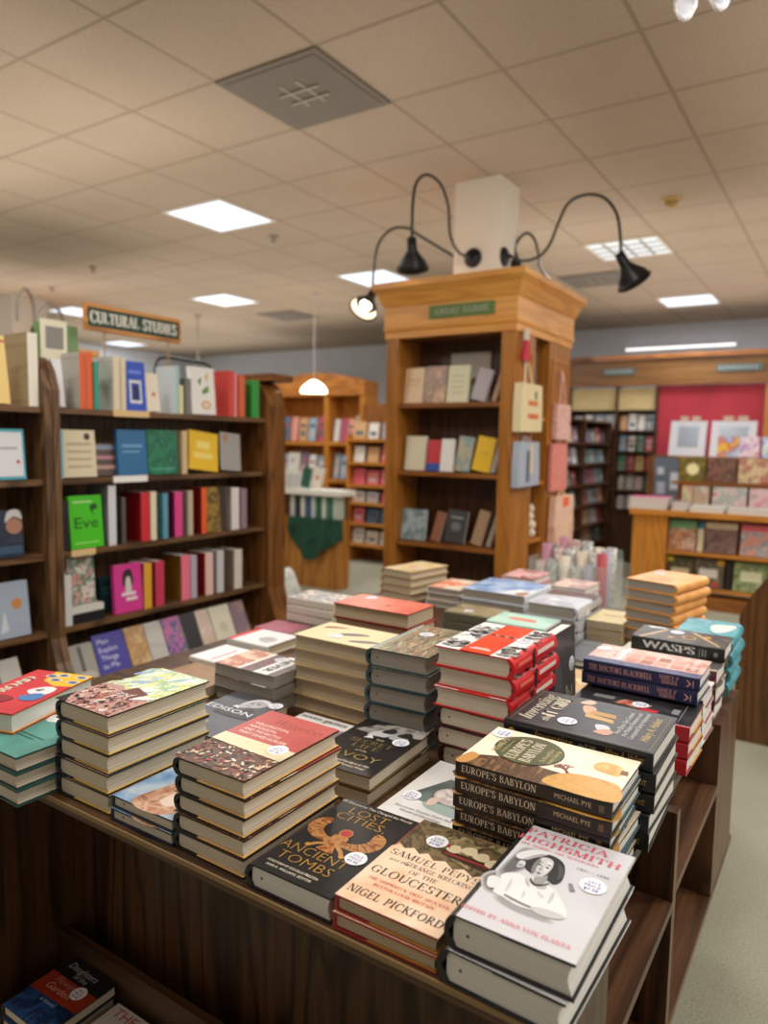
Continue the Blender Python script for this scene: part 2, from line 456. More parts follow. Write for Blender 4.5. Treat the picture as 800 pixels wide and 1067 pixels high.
tpart('bottom_shelf', [(-1.468, -.262, YF-.04, .983, .285, .31, wd('x'))])
tpart('book_rail', [(-1.468, -.262, .914, .932, .311, .40, wood('rail_walnut', '2c1c0e', '4c341e', '5a3f26', axis='x', scale=4))])
tpart('kick_board', [(-1.468, -.262, YF+.1, YF+.12, 0, .284, wd('x'))])
# right-hand bays
tpart('bay_back', [(-.60, -.585, 1.003, 2.29, .38, ZT-.023, wd('z'))])
tpart('shelf', [(-.584, XR, 1.004, 1.405, .64, .66, wl('y'))])
tpart('shelf', [(-.584, XR, 1.436, 1.925, .662, .682, wl('y'))])
tpart('base_shelf', [(-.584, XR, 1.004, 2.29, .365, .385, wl('y'))])
tpart('divider', [(-.584, XR-.001, 1.406, 1.435, .386, ZT-.023, wd('z')), (XR-.001, XR, 1.406, 1.435, .386, ZT-.023, wl('z'))])
tpart('end_panel', [(-.584, XR-.001, 1.93, 2.25, .386, ZT-.023, wl('z'))])
tpart('plinth', [(-1.3, -.36, 1.01, 2.25, 0, .364, wd('y'))])
t2 = empty('back_display_table', (-1.1, 2.65, 0), label='lower dark wooden table butted behind the big display table, carrying book stacks', cat='table')
for nm, b in (('table_top', (XL, -.36, YB+.004, 2.98, ZT-.022, ZT)), ('side_panel', (XL+.02, XL+.04, YB+.02, 2.96, 0, ZT-.023)), ('side_panel', (-.40, -.38, YB+.02, 2.96, 0, ZT-.023)), ('back_panel', (XL+.041, -.401, 2.93, 2.95, 0, ZT-.023))):
    MB().box(b[0]+1.1, b[1]+1.1, b[2]-2.65, b[3]-2.65, b[4], b[5], wd('x')).build(nm, t2)

# ------------------------------------------------------------------ the stacks
Z0 = ZT+.0006
CREAM = M('eadfc8', .45); GOLD = M('c79a4a', .4, .3); RED = M('c41f26', .4); PINKR = M('e0526a', .45)
DK = M('1c1b1e', .3); NAVY = M('232650', .35); BOARD = M('1d2230', .4); TEALB = M('24434a', .4)
# front row, left to right ----------------------------------------------------
# picture-covered novels
crowd = paint('printed_crowd', ['2a1c1c', '8c3a34', 'd8b8a8', '6b5750', 'e8d8cc', '93504a', '302020'], 34, 5, 1.2)
garden = paint('printed_garden', ['dfe8d0', '8fb0d8', 'd8dc70', 'f0f0e0', '9cc070', 'a8c4e4', 'e4e08c'], 26, 4, 1.4)
bk = book('hardcover_book', .158, .236, .0355, BOARD, pages=PG, rnd=True, flap=M('c9a53a', .5),
          face=garden, art=blobs(0, .42, 1, 1, 90, ['8fb0d8', 'dce0a0', 'e4e8e0', 'c8d070', 'a8c890', 'b8d0e8', 'f0f0dc'], .07, 5, 1.7, 1.0)+[P([(0, 0), (1, 0), (1, .36), (.75, .44), (.5, .40), (.3, .50), (0, .46)], M('b89088', .4))]+blobs(0, 0, .98, .42, 220, ['2a1c1c', '8c3a34', 'd8b8a8', '5b4540', 'e8d8cc', '93504a', '302020', 'c89888', 'b06a5c'], .034, 6, 1.4)+[P([(.42, .40), (.74, .34), (.80, .47), (.5, .53)], M('6b3a30', .4)), P([(.0, 0), (.2, 0), (.05, .12), (0, .2)], DK),
                            T('and', .55, .34, .12, M('efe6e0', .4), shear=.3), P([(.74, .30), (.98, .40), (.98, .46), (.78, .40)], M('e8e4e0', .4))])
stack(bk, 5, -1.226, -1.068, .768, 1.004, Z0, .036, 0, '%s thick hardcover with crowd and garden painting, leftmost tall front stack', 'painted-cover hardcovers in the tall front stack')
# blue-sky art book
sky = paint('printed_sky', ['4f7fb5', '8db4d8', 'c8d8e4', '6f9cc8'], 14, 3, .6)
flesh = paint('printed_flesh', ['8a5240', 'd09a7c', 'e8c4a8', 'b87860'], 40, 3, .8)
bk = book('hardcover_book', .156, .236, .0215, M('20304c', .4), pages=PG, rnd=False, dot=True, face=sky,
          art=[P([(.30, .02), (.78, .0), (.95, .2), (.8, .42), (.62, .62), (.45, .55), (.35, .32)], flesh, True), P([(.55, .15), (.75, .12), (.8, .3), (.62, .34)], M('efdccb', .4), True)])
stack(bk, 2, -1.058, -.902, .764, 1.0, Z0, .022, 0, '%s thin blue hardcover with reclining flesh-toned figure, low front-row stack of two', 'blue art hardcovers in the low front stack')
# red and battle-scene history
battle = paint('printed_battle', ['1e1814', '6e4a30', 'a83428', 'd8c4a4', '4a3426', 'c8a078', '7c2a20', 'e8dcc8', '2c201a'], 46, 5, 1.6)
brick = paint('printed_brick_red', ['a83a34', 'b8463c', 'b04038'], 8, 2, .2)
OR = M('e8b66a', .5)
bk = book('hardcover_book', .160, .238, .0305, DK, pages=PG, rnd=True, flap=OR, face=battle, sticker=(.80, .47),
          art=[P([(0, 0), (1, 0), (1, .40), (0, .40)], M('5c3c28', .4))]+blobs(0, 0, 1, .38, 300, ['1e1814', '6e4a30', '9a3428', 'd8c4a4', '3a281c', 'c8a078', '6c2a20', 'e4d8c4', '241a14', '8c6444', '5a3a28', '7c3a2c'], .026, 9, 1.5)+[P([(0, .36), (1, .33), (1, .50), (0, .52)], paint('printed_haze', ['d8c8a0', 'e0cfa8', 'b8a888'], 22, 3, .5)), R(0, .50, 1, 1, brick), 
               T('Waterloo', .58, .80, .15, M('5a2224', .5), 'n', fit=.66, shear=.5),
               T('WELLINGTON,', .10, .73, .055, CREAM, al='l', fit=.50), T('NAPOLEON,', .10, .67, .055, CREAM, al='l', fit=.40), T('AND THE BATTLE', .10, .61, .055, CREAM, al='l', fit=.52), T('THAT SAVED EUROPE', .10, .55, .055, CREAM, al='l', fit=.68)])
stack(bk, 5, -.900, -.740, .765, 1.003, Z0, .031, 0, '%s red hardcover with battle painting below dark script title, front-row stack', 'red battle-cover hardcovers in the front stack')
# black book with gold scarab
scar = paint('printed_feathers', ['6a3018', 'a86838', 'c08c54', '84441f', '985a28'], 70, 3, .6)
w1 = [(.215, .715), (.12, .69), (.075, .62), (.085, .55), (.15, .49), (.27, .455), (.42, .455), (.45, .50), (.35, .52), (.27, .555), (.235, .61), (.245, .67)]
sc = []
for mir in (0, 1):
    f_ = (lambda p: (1-p[0], p[1])) if mir else (lambda p: p)
    sc.append(P([f_(p) for p in w1], scar, True))
    for q0, q1 in (((.20, .69), (.25, .66)), ((.12, .655), (.235, .63)), ((.09, .60), (.235, .60)), ((.10, .545), (.25, .575)), ((.15, .50), (.275, .55)), ((.23, .475), (.31, .535)), ((.32, .462), (.355, .518))):
        (x0, y0), (x1, y1) = f_(q0), f_(q1); sc.append(P([(x0, y0), (x1, y1), (x1+.006, y1+.006), (x0+.006, y0+.006)], M('5c2c16', .4)))
    sc.append(P([f_(p) for p in ((.43, .46), (.33, .41), (.29, .365), (.33, .36), (.37, .395), (.46, .435))], M('b8854c', .4)))
    sc.append(E(f_((.30, .365))[0], .365, .03, GOLD))
sc += [P([(.43, .56), (.57, .56), (.585, .49), (.55, .44), (.5, .43), (.45, .44), (.415, .49)], scar, True), P([(.46, .44), (.40, .36), (.45, .345), (.5, .355), (.55, .345), (.60, .36), (.54, .44)], scar), E(.5, .60, .072, GOLD), E(.5, .60, .06, M('b02028', .3))]
bk = book('hardcover_book', .163, .245, .0375, DK, pages=PGW, rnd=True, dot=True, sticker=(.83, .40),
          face=paint('printed_black', ['1b1b1e', '232326', '1a1a1c'], 9, 2, .2),
          art=sc+[T('LOST', .5, .83, .125, GOLD, 'n', fit=.46), T('CITIES,', .5, .735, .125, GOLD, 'n', fit=.60), T('ANCIENT', .46, .255, .13, GOLD, 'n', fit=.76), T('TOMBS', .48, .145, .13, GOLD, 'n', fit=.62),
               T('100 Discoveries That Changed the World', .5, .94, .042, CREAM, fit=.86), T('FOREWORD BY DOUGLAS PRESTON', .45, .085, .032, CREAM, fit=.58), T('ANN R. WILLIAMS, EDITOR', .45, .045, .032, CREAM, fit=.52)])
stack(bk, 1, -.732, -.569, .757, 1.002, Z0, .0375, 0, 'single thick black hardcover with winged gold scarab and gold capitals', None)
# parchment sea-storm book, stack of two
storm = paint('printed_storm', ['241c14', '4a3a26', '7c6a48', '3a2e20', 'a8946a', '2c2418'], 20, 5, 1.0)
parch = paint('printed_parchment', ['e8c4a4', 'efd2b6', 'e2b894', 'f0d8c0'], 9, 4, .5)
jag = [(0, .60), (.05, .645), (.13, .62), (.2, .655), (.29, .615), (.36, .65), (.45, .60), (.55, .635), (.66, .585), (.75, .625), (.86, .585), (.93, .62), (1, .58)]
ship = [P([(.45, .70), (.97, .66), (.99, .72), (.9, .76), (.55, .76), (.42, .76)], M('3a2012', .4)), R(.47, .715, .96, .735, M('8c2a1e', .4))]
for u, v, s in ((.52, .79, .07), (.66, .82, .085), (.80, .80, .08), (.92, .77, .06)): ship.append(P([(u-s, v-.02), (u, v-.045), (u+s, v-.02), (u+s*.5, v+.045), (u-s*.4, v+.04)], M('d8c8a4', .45), True))
ship.append(P([(.38, .80), (.48, .78), (.46, .83)], M('a8281e', .4)))
bk = book('hardcover_book', .162, .243, .0235, M('a02830', .35), pages=PGT, rnd=False, sticker=(.33, .80), face=storm, flap=M('b8862a', .5),
          art=ship+[P([(0, 0), (1, 0)]+jag[::-1], parch), T('SAMUEL PEPYS', .5, .525, .088, INK, 's', fit=.90), T('and the', .20, .462, .048, INK, shear=.3), T('STRANGE WRECKING', .61, .462, .058, INK, 's', fit=.68),
                    T('OF THE', .5, .40, .055, INK, 's', fit=.28), T('GLOUCESTER', .5, .30, .105, INK, 's', fit=.90), T('THE SHIPWRECK THAT SHOCKED', .5, .232, .038, M('b83a2c', .45), 's', fit=.80), T('RESTORATION BRITAIN', .5, .185, .038, M('b83a2c', .45), 's', fit=.60),
                    T('NIGEL PICKFORD', .5, .07, .095, INK, 's', fit=.92)])
stack(bk, 2, -.563, -.401, .757, 1.0, Z0, .024, 0, '%s parchment-coloured hardcover with stormy ship painting and red spine, front stack of two', 'parchment sea-history hardcovers in the front stack')
# white biography with portrait, the nearest pair
g = lambda x: M('%02x%02x%02x' % (x, x, x), .4)
bgm = paint('printed_soft_grey', ['c2c2c5', 'cdcdd0', 'c7c7ca'], 7, 2, .2)
PINKR = M('d9566c', .45)
def soft(pts, c, n=4, grow=.06, to=200):
    cx = sum(p[0] for p in pts)/len(pts); cy = sum(p[1] for p in pts)/len(pts); out = []
    for i in range(n, -1, -1):
        k = 1+grow*i*2.0; q = to+(c-to)*(1-i/(n+1)); out.append(P([(cx+(u-cx)*k, cy+(v-cy)*k) for u, v in pts], g(int(q)), True))
    return out
por = soft([(.08, .36), (.12, .42), (.22, .42), (.24, .31), (.15, .29)], 105)+soft([(.15, .50), (.17, .68), (.23, .715), (.30, .70), (.28, .58), (.2, .48)], 95)+soft([(.28, .255), (.45, .245), (.64, .235), (.66, .205), (.46, .195), (.30, .22)], 150, 4, .03)
por += [P([(.17, .60), (.185, .70), (.24, .72), (.245, .62)], g(75), True),
       P([(.25, .70), (.34, .745), (.46, .745), (.54, .705), (.585, .63), (.60, .545), (.565, .50), (.50, .515), (.40, .52), (.28, .565)], g(38), True),
       P([(.50, .69), (.56, .66), (.585, .58), (.56, .56), (.54, .62)], g(70), True),
       P([(.335, .575), (.328, .64), (.35, .70), (.41, .715), (.455, .695), (.475, .64), (.468, .57), (.44, .525), (.40, .51), (.36, .535)], g(196), True),
       P([(.335, .575), (.328, .64), (.345, .69), (.362, .66), (.366, .60), (.38, .54), (.36, .535)], g(120), True),
       P([(.40, .69), (.45, .68), (.465, .63), (.455, .58), (.425, .60), (.42, .65)], g(212), True),
       P([(.352, .630), (.372, .637), (.388, .629), (.37, .622)], g(45), True), P([(.422, .627), (.440, .632), (.458, .622), (.44, .615)], g(45), True),
       P([(.345, .652), (.37, .661), (.39, .655), (.37, .653)], g(55), True), P([(.418, .65), (.442, .655), (.464, .643), (.442, .646)], g(55), True),
       P([(.398, .63), (.408, .60), (.415, .582), (.395, .578), (.388, .585)], g(150), True), P([(.385, .556), (.405, .561), (.43, .553), (.41, .543)], g(80), True), P([(.39, .533), (.42, .535), (.41, .528)], g(150), True),
       P([(.41, .515), (.45, .53), (.485, .555), (.495, .49), (.45, .455), (.41, .475)], g(150), True),
       P([(.17, .43), (.25, .485), (.34, .48), (.40, .445), (.45, .44), (.52, .475), (.60, .46), (.68, .40), (.76, .33), (.77, .27), (.62, .255), (.44, .235), (.28, .26), (.20, .275), (.21, .35)], g(222), True),
       P([(.34, .48), (.39, .445), (.42, .41), (.38, .425)], g(172), True), P([(.45, .44), (.52, .475), (.53, .435), (.48, .42)], g(178), True),
       P([(.385, .485), (.44, .45), (.50, .475), (.525, .50), (.53, .485), (.50, .455), (.44, .433), (.385, .468)], g(52), True),
       P([(.155, .655), (.20, .715), (.28, .757), (.355, .768), (.385, .748), (.33, .725), (.27, .68), (.235, .63), (.18, .62)], g(212), True), P([(.235, .64), (.28, .685), (.34, .725), (.375, .742), (.36, .72), (.30, .67), (.26, .63)], g(165), True),
       P([(.215, .60), (.25, .612), (.275, .585), (.262, .55), (.225, .54)], g(200), True), P([(.225, .57), (.26, .58), (.255, .56), (.23, .553)], g(140), True),
       P([(.095, .365), (.13, .40), (.20, .385), (.21, .31), (.14, .295)], g(216), True),
       P([(.30, .285), (.44, .27), (.58, .268), (.70, .28), (.70, .265), (.58, .252), (.44, .252), (.31, .268)], g(118), True), P([(.52, .265), (.64, .29), (.76, .285), (.76, .255), (.66, .23), (.56, .235)], g(190), True),
       P([(.40, .37), (.43, .33), (.42, .30), (.405, .33)], g(198), True), P([(.60, .45), (.625, .38), (.61, .33), (.595, .39)], g(190), True), P([(.26, .43), (.29, .36), (.285, .30), (.265, .36)], g(194), True), P([(.50, .40), (.56, .37), (.55, .355), (.50, .385)], g(196), True),
       P([(.655, .555), (.685, .56), (.735, .505), (.70, .49)], g(128))]
bk = book('hardcover_book', .166, .256, .046, M('1a1a1c', .35), wrap=M('dcdcdc', .4), pages=PGW, rnd=True, dot=True, sticker=(.83, .60), face=bgm, flap=M('17181c', .5),
          art=por+[T('PATRICIA', .45, .905, .082, PINKR, 's', fit=.72), T('HIGHSMITH', .5, .82, .082, PINKR, 's', fit=.88), T('HER DIARIES AND NOTEBOOKS', .45, .775, .034, PINKR, 's', fit=.68), T('1941 – 1995', .78, .70, .034, g(120), fit=.26),
                   T('EDITED BY ANNA VON PLANTA', .5, .075, .042, PINKR, 's', fit=.84)])
stack(bk, 2, -.391, -.225, .752, 1.008, Z0, .0465, 0, '%s very thick white hardcover with black-and-white portrait and red title, nearest front corner', 'white portrait hardcovers at the front corner', jit=.004)
# second row ------------------------------------------------------------------
leafy = paint('printed_ivory', ['ece0c4', 'f0e6d0', 'e4d6b8'], 10, 2, .3)
wing = paint('printed_wing', ['2a1e14', '6a4a2c', '3c2a1a', '8c6840', '241a12'], 60, 4, .4, stretch=(.4, 1.6, 1))
globe = paint('printed_globe', ['b8843c', 'd0a050', 'c89444', 'e0b468'], 26, 4, .5)
ovl = paint('printed_olive', ['4a4c2a', '565a34', '3e4024'], 14, 2, .3)
coral = []
def branch(u, v, a, L_, d):
    if d == 0: return
    u2, v2 = u+L_*math.cos(a)*1.45, v+L_*math.sin(a)
    nx, ny = -math.sin(a)*.0045*d, math.cos(a)*.003*d
    coral.append(P([(u+nx, v+ny), (u-nx, v-ny), (u2-nx*.6, v2-ny*.6), (u2+nx*.6, v2+ny*.6)], M('7c4632', .4)))
    for da in (-.65, .1, .7): branch(u2, v2, a+da, L_*.72, d-1)
branch(.34, .34, .55, .052, 4)
BS = M('cbb489', .45)
bart = [P([(0, .30), (.12, .25), (.28, .30), (.32, .5), (.35, .68), (.30, .82), (.18, .95), (0, .98)], wing, True), P([(.02, 0), (.34, .02), (.40, .16), (.36, .32), (.2, .42), (.02, .40)], globe, True), P([(.55, .06), (.76, .08), (.78, .2), (.66, .24), (.56, .2)], globe, True), P([(.60, .02), (.70, .03), (.70, .07), (.60, .07)], M('7a5428', .4)),
        P([(.0, .93), (.2, .9), (.25, .97), (0, 1)], M('c08a4a', .4), True)]+coral+[E(.60, .66, .335, M('2c2a1a', .4), .35, 40), E(.60, .66, .325, ovl, .34, 40),
        T('MICHAEL PYE', .58, .835, .062, BS, fit=.36), R(.42, .80, .74, .803, BS), T("EUROPE'S", .58, .69, .115, CREAM, 's', fit=.50), T('BABYLON', .58, .59, .115, CREAM, 's', fit=.50), T('The Rise and Fall of', .58, .515, .05, BS, fit=.34, shear=.2), T("Antwerp's Golden Age", .58, .47, .05, BS, fit=.34, shear=.2)]
bk = book('hardcover_book', .166, .252, .0256, M('20150f', .32), pages=PGW, rnd=False, face=leafy, sticker=(.84, .92), srot=rad(0), flap=M('3f6070', .5), art=bart,
          spine=[T("EUROPE'S BABYLON", .045, .34, .045, CREAM, 's', al='l', fit=.50), T('MICHAEL PYE', .66, .40, .03, BS, al='l', fit=.22), R(.925, .3, .955, .72, M('6a5634', .4)), R(.08, .05, .35, .10, M('54402a', .5))])
stack(bk, 6, -.513, -.261, 1.013, 1.179, Z0, .0262, 90, '%s ivory and dark hardcover with olive oval title, six-high stack', 'ivory and dark brown hardcovers beside the front corner', jit=.004)
char = paint('printed_charcoal', ['26262a', '323236', '1e1e22', '3a3a3e'], 12, 3, .6)
frm = M('8a7444', .45, .2)
igart = [R(.05, .03, .055, .97, frm), R(.945, .03, .95, .97, frm), R(.05, .03, .95, .035, frm), R(.05, .965, .95, .97, frm),
         P([(.60, .62), (.72, .58), (.82, .50), (.80, .40), (.62, .44), (.52, .52)], M('3c4a50', .4), True), P([(.60, .57), (.78, .62), (.80, .54), (.62, .50)], M('d0a58a', .45), True), P([(.50, .55), (.60, .56), (.56, .36), (.47, .34)], M('c7a068', .45)), P([(.60, .55), (.70, .53), (.70, .37), (.60, .35)], M('b88f58', .45)), P([(.84, .66), (.96, .62), (.94, .56), (.84, .58)], M('d8b4a0', .45), True), P([(.24, .40), (.36, .44), (.38, .36), (.27, .33)], M('c9cdd2', .45), True), P([(.18, .42), (.30, .36), (.26, .30), (.15, .33)], M('c49a84', .45), True),
         T('Inventing', .5, .84, .15, CREAM, fit=.74, shear=.35, bold=.03), T('the', .24, .735, .08, CREAM, shear=.3), T('IT GIRL', .60, .72, .135, CREAM, fit=.56, bold=.05),
         T('How Elinor Glyn Created', .55, .265, .05, M('c8c8c4', .45), fit=.60, shear=.15), T('the Modern Romance and', .55, .215, .05, M('c8c8c4', .45), fit=.66, shear=.15), T('Conquered Early Hollywood', .55, .165, .05, M('c8c8c4', .45), fit=.72, shear=.15),
         T('Hilary A. Hallett', .52, .075, .075, M('d0b060', .4), fit=.62, shear=.35)]
bk = book('hardcover_book', .190, .262, .0335, M('161619', .3), pages=PGW, rnd=False, face=char, sticker=(.28, .62), art=igart,
          spine=[T('Inventing', .22, .35, .055, GOLD, al='l', fit=.26, shear=.35), T('the IT GIRL', .53, .42, .03, BS, al='l', fit=.12), T('Hilary A. Hallett', .70, .36, .05, GOLD, al='l', fit=.24, shear=.35), E(.06, .5, .02, GOLD)])
stack(bk, 5, -.508, -.246, 1.192, 1.382, Z0, .034, 90, '%s charcoal hardcover with gold script title and small figure, five-high stack', 'charcoal hardcovers behind the ivory ones', jit=.005)
teacup = paint('printed_teacup', ['d8d0cc', 'e8e0dc', 'b8a8a8', 'f0ece8'], 60, 3, .4)
bk = book('hardcover_book', .150, .238, .021, M('e6e4e0', .4), pages=PGW, sticker=(.20, .33), face=M('e2e1de', .35),
          art=[P([(.12, .32), (.98, .22), (.98, .66), (.40, .74)], paint('printed_photo_grey', ['4a5552', '6c7874', '8a9690'], 16, 2, .4)), P([(.40, .30), (.70, .33), (.95, .26), (.90, .20), (.5, .22)], M('9fb3ac', .4), True), E(.66, .48, .26, M('c4bcb8', .4), .22, 24), E(.66, .48, .23, teacup, .19, 24), P([(.42, .36), (.52, .42), (.54, .30), (.46, .26)], M('d9c2b4', .4), True),
               T('BRAIN', .62, .86, .11, M('7a5238', .5), bold=.05, fit=.62), T('Discover Stories from the', .52, .13, .05, g(110), fit=.74, shear=.15), T('World of Neurology', .52, .08, .05, g(110), fit=.56, shear=.15)])
stack(bk, 1, -.676, -.526, 1.025, 1.263, Z0, .021, 0, 'single flat white hardcover with teacup photo, tucked left of the ivory-topped stack', None)
sav = [R(0, 0, 1, 1, paint('printed_night', ['141214', '1e1a1a', '100f11'], 14, 2, .3)), P([(.05, .74), (.25, .92), (.5, 1), (.98, 1), (1, .84), (.7, .80), (.4, .72)], paint('printed_grey_street', ['3a3a3a', '6c6a66', 'a8a49c', '54524e'], 40, 4, .6)),
       P([(.30, .68), (.36, .80), (.48, .86), (.60, .83), (.56, .72), (.44, .70)], g(190), True), P([(.60, .72), (.64, .83), (.76, .85), (.86, .76), (.78, .70)], g(165), True), P([(.42, .80), (.5, .90), (.6, .88), (.58, .80)], g(40), True), P([(.66, .80), (.78, .90), (.88, .82), (.80, .78)], g(30), True), P([(.36, .70), (.30, .62), (.44, .64)], g(215)),
       T('THE', .55, .615, .05, BS, fit=.12), T('SECRET', .5, .51, .11, M('7c6a3a', .4), 's', fit=.62), T('LIFE', .5, .415, .11, M('7c6a3a', .4), 's', fit=.40), T('of the', .5, .355, .05, BS, shear=.3), T('SAVOY', .46, .21, .15, M('8c7a48', .4), fit=.84), T('Glamour and Intrigue at the', .48, .12, .05, CREAM, fit=.72, shear=.2), T("World's Most Famous Hotel", .48, .065, .05, CREAM, fit=.68, shear=.2)]
bk = book('hardcover_book', .156, .238, .0285, M('6b5628', .35, .2), pages=PG, sticker=(.82, .68), art=sav)
stack(bk, 2, -.866, -.710, 1.050, 1.288, Z0, .029, 0, '%s black hardcover with gold letters and monochrome party photo, gold-edged stack of two', 'black and gold hardcovers in the middle', rot=2.5)
bk = book('hardcover_book', .168, .240, .045, M('3a2e28', .4), pages=PGT, sticker=(.90, .88), face=paint('printed_slate', ['3a3b3f', '46474b', '323337'], 9, 2, .2),
          art=[P([(.44, .72), (.50, .88), (.66, .93), (.80, .88), (.76, .76), (.62, .70), (.5, .66)], g(175), True), P([(.44, .74), (.50, .90), (.66, .95), (.82, .9), (.8, .86), (.64, .90), (.54, .86)], g(215), True), P([(.42, .70), (.5, .66), (.56, .60), (.40, .62)], g(235)), E(.56, .80, .025, g(60)), E(.66, .82, .025, g(60)), P([(.52, .73), (.62, .74), (.6, .72)], g(90)), P([(.3, .45), (.42, .64), (.6, .62), (.7, .7), (.95, .55), (.9, .45)], g(42), True),
               T('EDISON', .46, .52, .12, g(232), fit=.80), E(.22, .30, .07, g(190)), E(.5, .22, .05, g(150))])
stack(bk, 1, -1.256, -1.088, 1.035, 1.275, Z0, .045, 0, 'slate grey biography with white-haired man and wide white capitals, behind the battle stack', None)
bk = book('paperback_book', .150, .235, .02, M('e8e6e2', .4), pages=PGW, hard=False, face=M('e6e4e2', .4),
          art=[T('seven games', .5, .90, .12, BLACK, fit=.86, bold=.03), R(.0, .5, 1, .82, paint('printed_orchid', ['b06aa0', 'd8c0d4', '7c4a7c', 'e8dce4'], 30, 3, .5))])
stack(bk, 1, -1.072, -.922, 1.075, 1.31, Z0, .02, 0, 'flat white paperback with black lowercase title, beside the gold-edged black stack', None)
# left group ------------------------------------------------------------------
tealm = paint('printed_teal', ['4f958a', '5aa095', '478a80'], 8, 2, .2)
bk = book('hardcover_book', .165, .238, .0305, M('33655f', .35), pages=PG, rnd=True, face=tealm, flap=M('1c2a2c', .5),
          art=[P([(.30, .55), (.50, .60), (.70, .70), (.86, .78), (.82, .82), (.6, .75), (.4, .70), (.2, .66)], g(232), True), P([(.42, .66), (.52, .60), (.46, .72)], M('3c3c40', .4)), P([(.20, .68), (.40, .72), (.34, .78), (.18, .74)], M('8c8a80', .4), True), P([(.60, .86), (.95, .90), (.95, .98), (.66, .97)], M('b8d4b0', .4), True),
               T('a history of how we move', .52, .30, .05, M('1f4c48', .45), fit=.72), T('told from the roadside', .52, .245, .05, M('1f4c48', .45), fit=.60)][:4]+[R(.1, .30, .8, .315, M('2a6a60', .45)), R(.1, .26, .7, .272, M('2a6a60', .45))])
stack(bk, 3, -1.389, -1.230, .690, .928, Z0, .031, 0, '%s teal hardcover with white swimmer shape, near-left stack overhanging the table edge', 'teal hardcovers at the left table corner', jit=.002)
redm = paint('printed_poppy', ['c8323c', 'd03a44', 'c02c36'], 7, 2, .2)
eye = []
for u, v in ((.58, .93), (.88, .93), (.60, .80), (.90, .79), (.44, .88)): eye += [E(u, v, .10, M('e8d8c8', .4), .06), E(u, v, .075, M('4a78b0', .4), .045), E(u, v, .03, M('20304a', .4))]
bk = book('hardcover_book', .155, .238, .041, M('b02a30', .35), pages=PGW, face=redm, flap=M('e0a030', .5),
          art=[P([(.35, 1), (1, 1), (1, .70), (.75, .66), (.45, .76)], M('e8b830', .4))]+eye+[T('ROAD', .30, .60, .17, CREAM, bold=.06, fit=.62, rot=PI/2), P([(.55, .50), (.70, .62), (.88, .60), (.90, .46), (.70, .42)], g(225), True), P([(.62, .36), (.78, .46), (.92, .42), (.90, .30), (.70, .28)], M('4a78b0', .4), True), P([(.64, .52), (.74, .56), (.72, .50)], g(60), True), P([(.1, .1), (.5, .16), (.6, .3), (.3, .32)], M('8c2028', .4), True)])
stack(bk, 1, -1.515, -1.360, .715, .953, Z0+.0936, .041, 0, 'red and yellow hardcover with cartoon eyes, lying askew on the teal stack', None, rot=17)
greyart = book('paperback_book', .145, .205, .0305, M('2a2526', .4), pages=PGG, hard=False, sticker=(.22, .62), face=M('d8b48c', .4),
          art=[R(0, 0, 1, .38, paint('printed_cream_scene', ['d8b080', 'e8ccaa', 'b87060', 'c89468'], 34, 3, .5)), R(0, .38, 1, .43, g(235)), R(0, .43, 1, .64, paint('printed_photo', ['3a2c2c', '7a6a64', '8c4a48', 'a89c94'], 48, 4, .5)), R(0, .64, 1, .87, g(236)), R(0, .87, 1, 1, paint('printed_grey_photo', ['4a4442', '8a827c', '6a625e'], 50, 3, .5)),
               T('NEVER', .5, .70, .17, BLACK, bold=.05, fit=.74)])
stack(greyart, 3, -1.356, -1.154, 1.297, 1.440, Z0, .031, -90, '%s grey-paged paperback with banded photo cover and white title strip', 'grey-paged paperbacks left of the cream stack', jit=.004)
feather = paint('printed_feather', ['2a2622', '5a5148', '38322c'], 90, 3, .2)
bk = book('hardcover_book', .155, .232, .0365, M('b09468', .45), pages=PGT, rnd=False, face=M('e2cda2', .45), sticker=(.70, .42),
          art=[P([(.70, .94), (.80, .80), (.84, .66), (.78, .64), (.66, .78), (.62, .92)], feather, True), P([(.42, .72), (.56, .56), (.64, .40), (.56, .38), (.42, .50), (.36, .66)], feather, True), P([(.22, .36), (.30, .26), (.40, .12), (.30, .10), (.2, .22)], paint('printed_rust', ['7a4a2c', 'a8744a'], 60, 2, .2), True)])
stack(bk, 5, -1.152, -.920, 1.365, 1.520, Z0, .037, -90, '%s cream hardcover with scattered feathers on its cover, five-high tan-paged stack', 'cream feather-cover hardcovers', jit=.004)
mapm = paint('printed_old_map', ['6a6650', '8c866a', 'a89878', '5a6858', '9c6a54', 'b8a888', '6c7468'], 60, 5, 1.2)
bk = book('hardcover_book', .158, .245, .0408, TEALB, pages=PGG, rnd=True, dot=True, face=paint('printed_teal_edge', ['3f5a58', '4c6664'], 9, 2, .2), sticker=(.44, .68),
          art=[R(.10, .0, .16, 1, M('9aa496', .4)), R(.16, 0, 1, 1, mapm)]+blobs(.18, .02, .98, .98, 120, ['8c8a6c', 'b8a888', '5a6858', '9c6a54', 'c8b898', '6c7468', 'a07860'], .05, 12, 2.2, 1.5))
stack(bk, 5, -.905, -.747, 1.318, 1.563, Z0, .0415, 0, '%s teal-spined hardcover with mottled map cover, five-high middle stack', 'teal-spined map-cover hardcovers', rot=2.5, jit=.002)
blur = paint('printed_crowd_grey', ['2c2a2a', '8a8884', 'd8d6d2', '545250', 'b8b6b2'], 60, 4, .7)
redband = paint('printed_vermilion', ['c82c1c', 'e84c28', 'd83820'], 9, 3, .4)
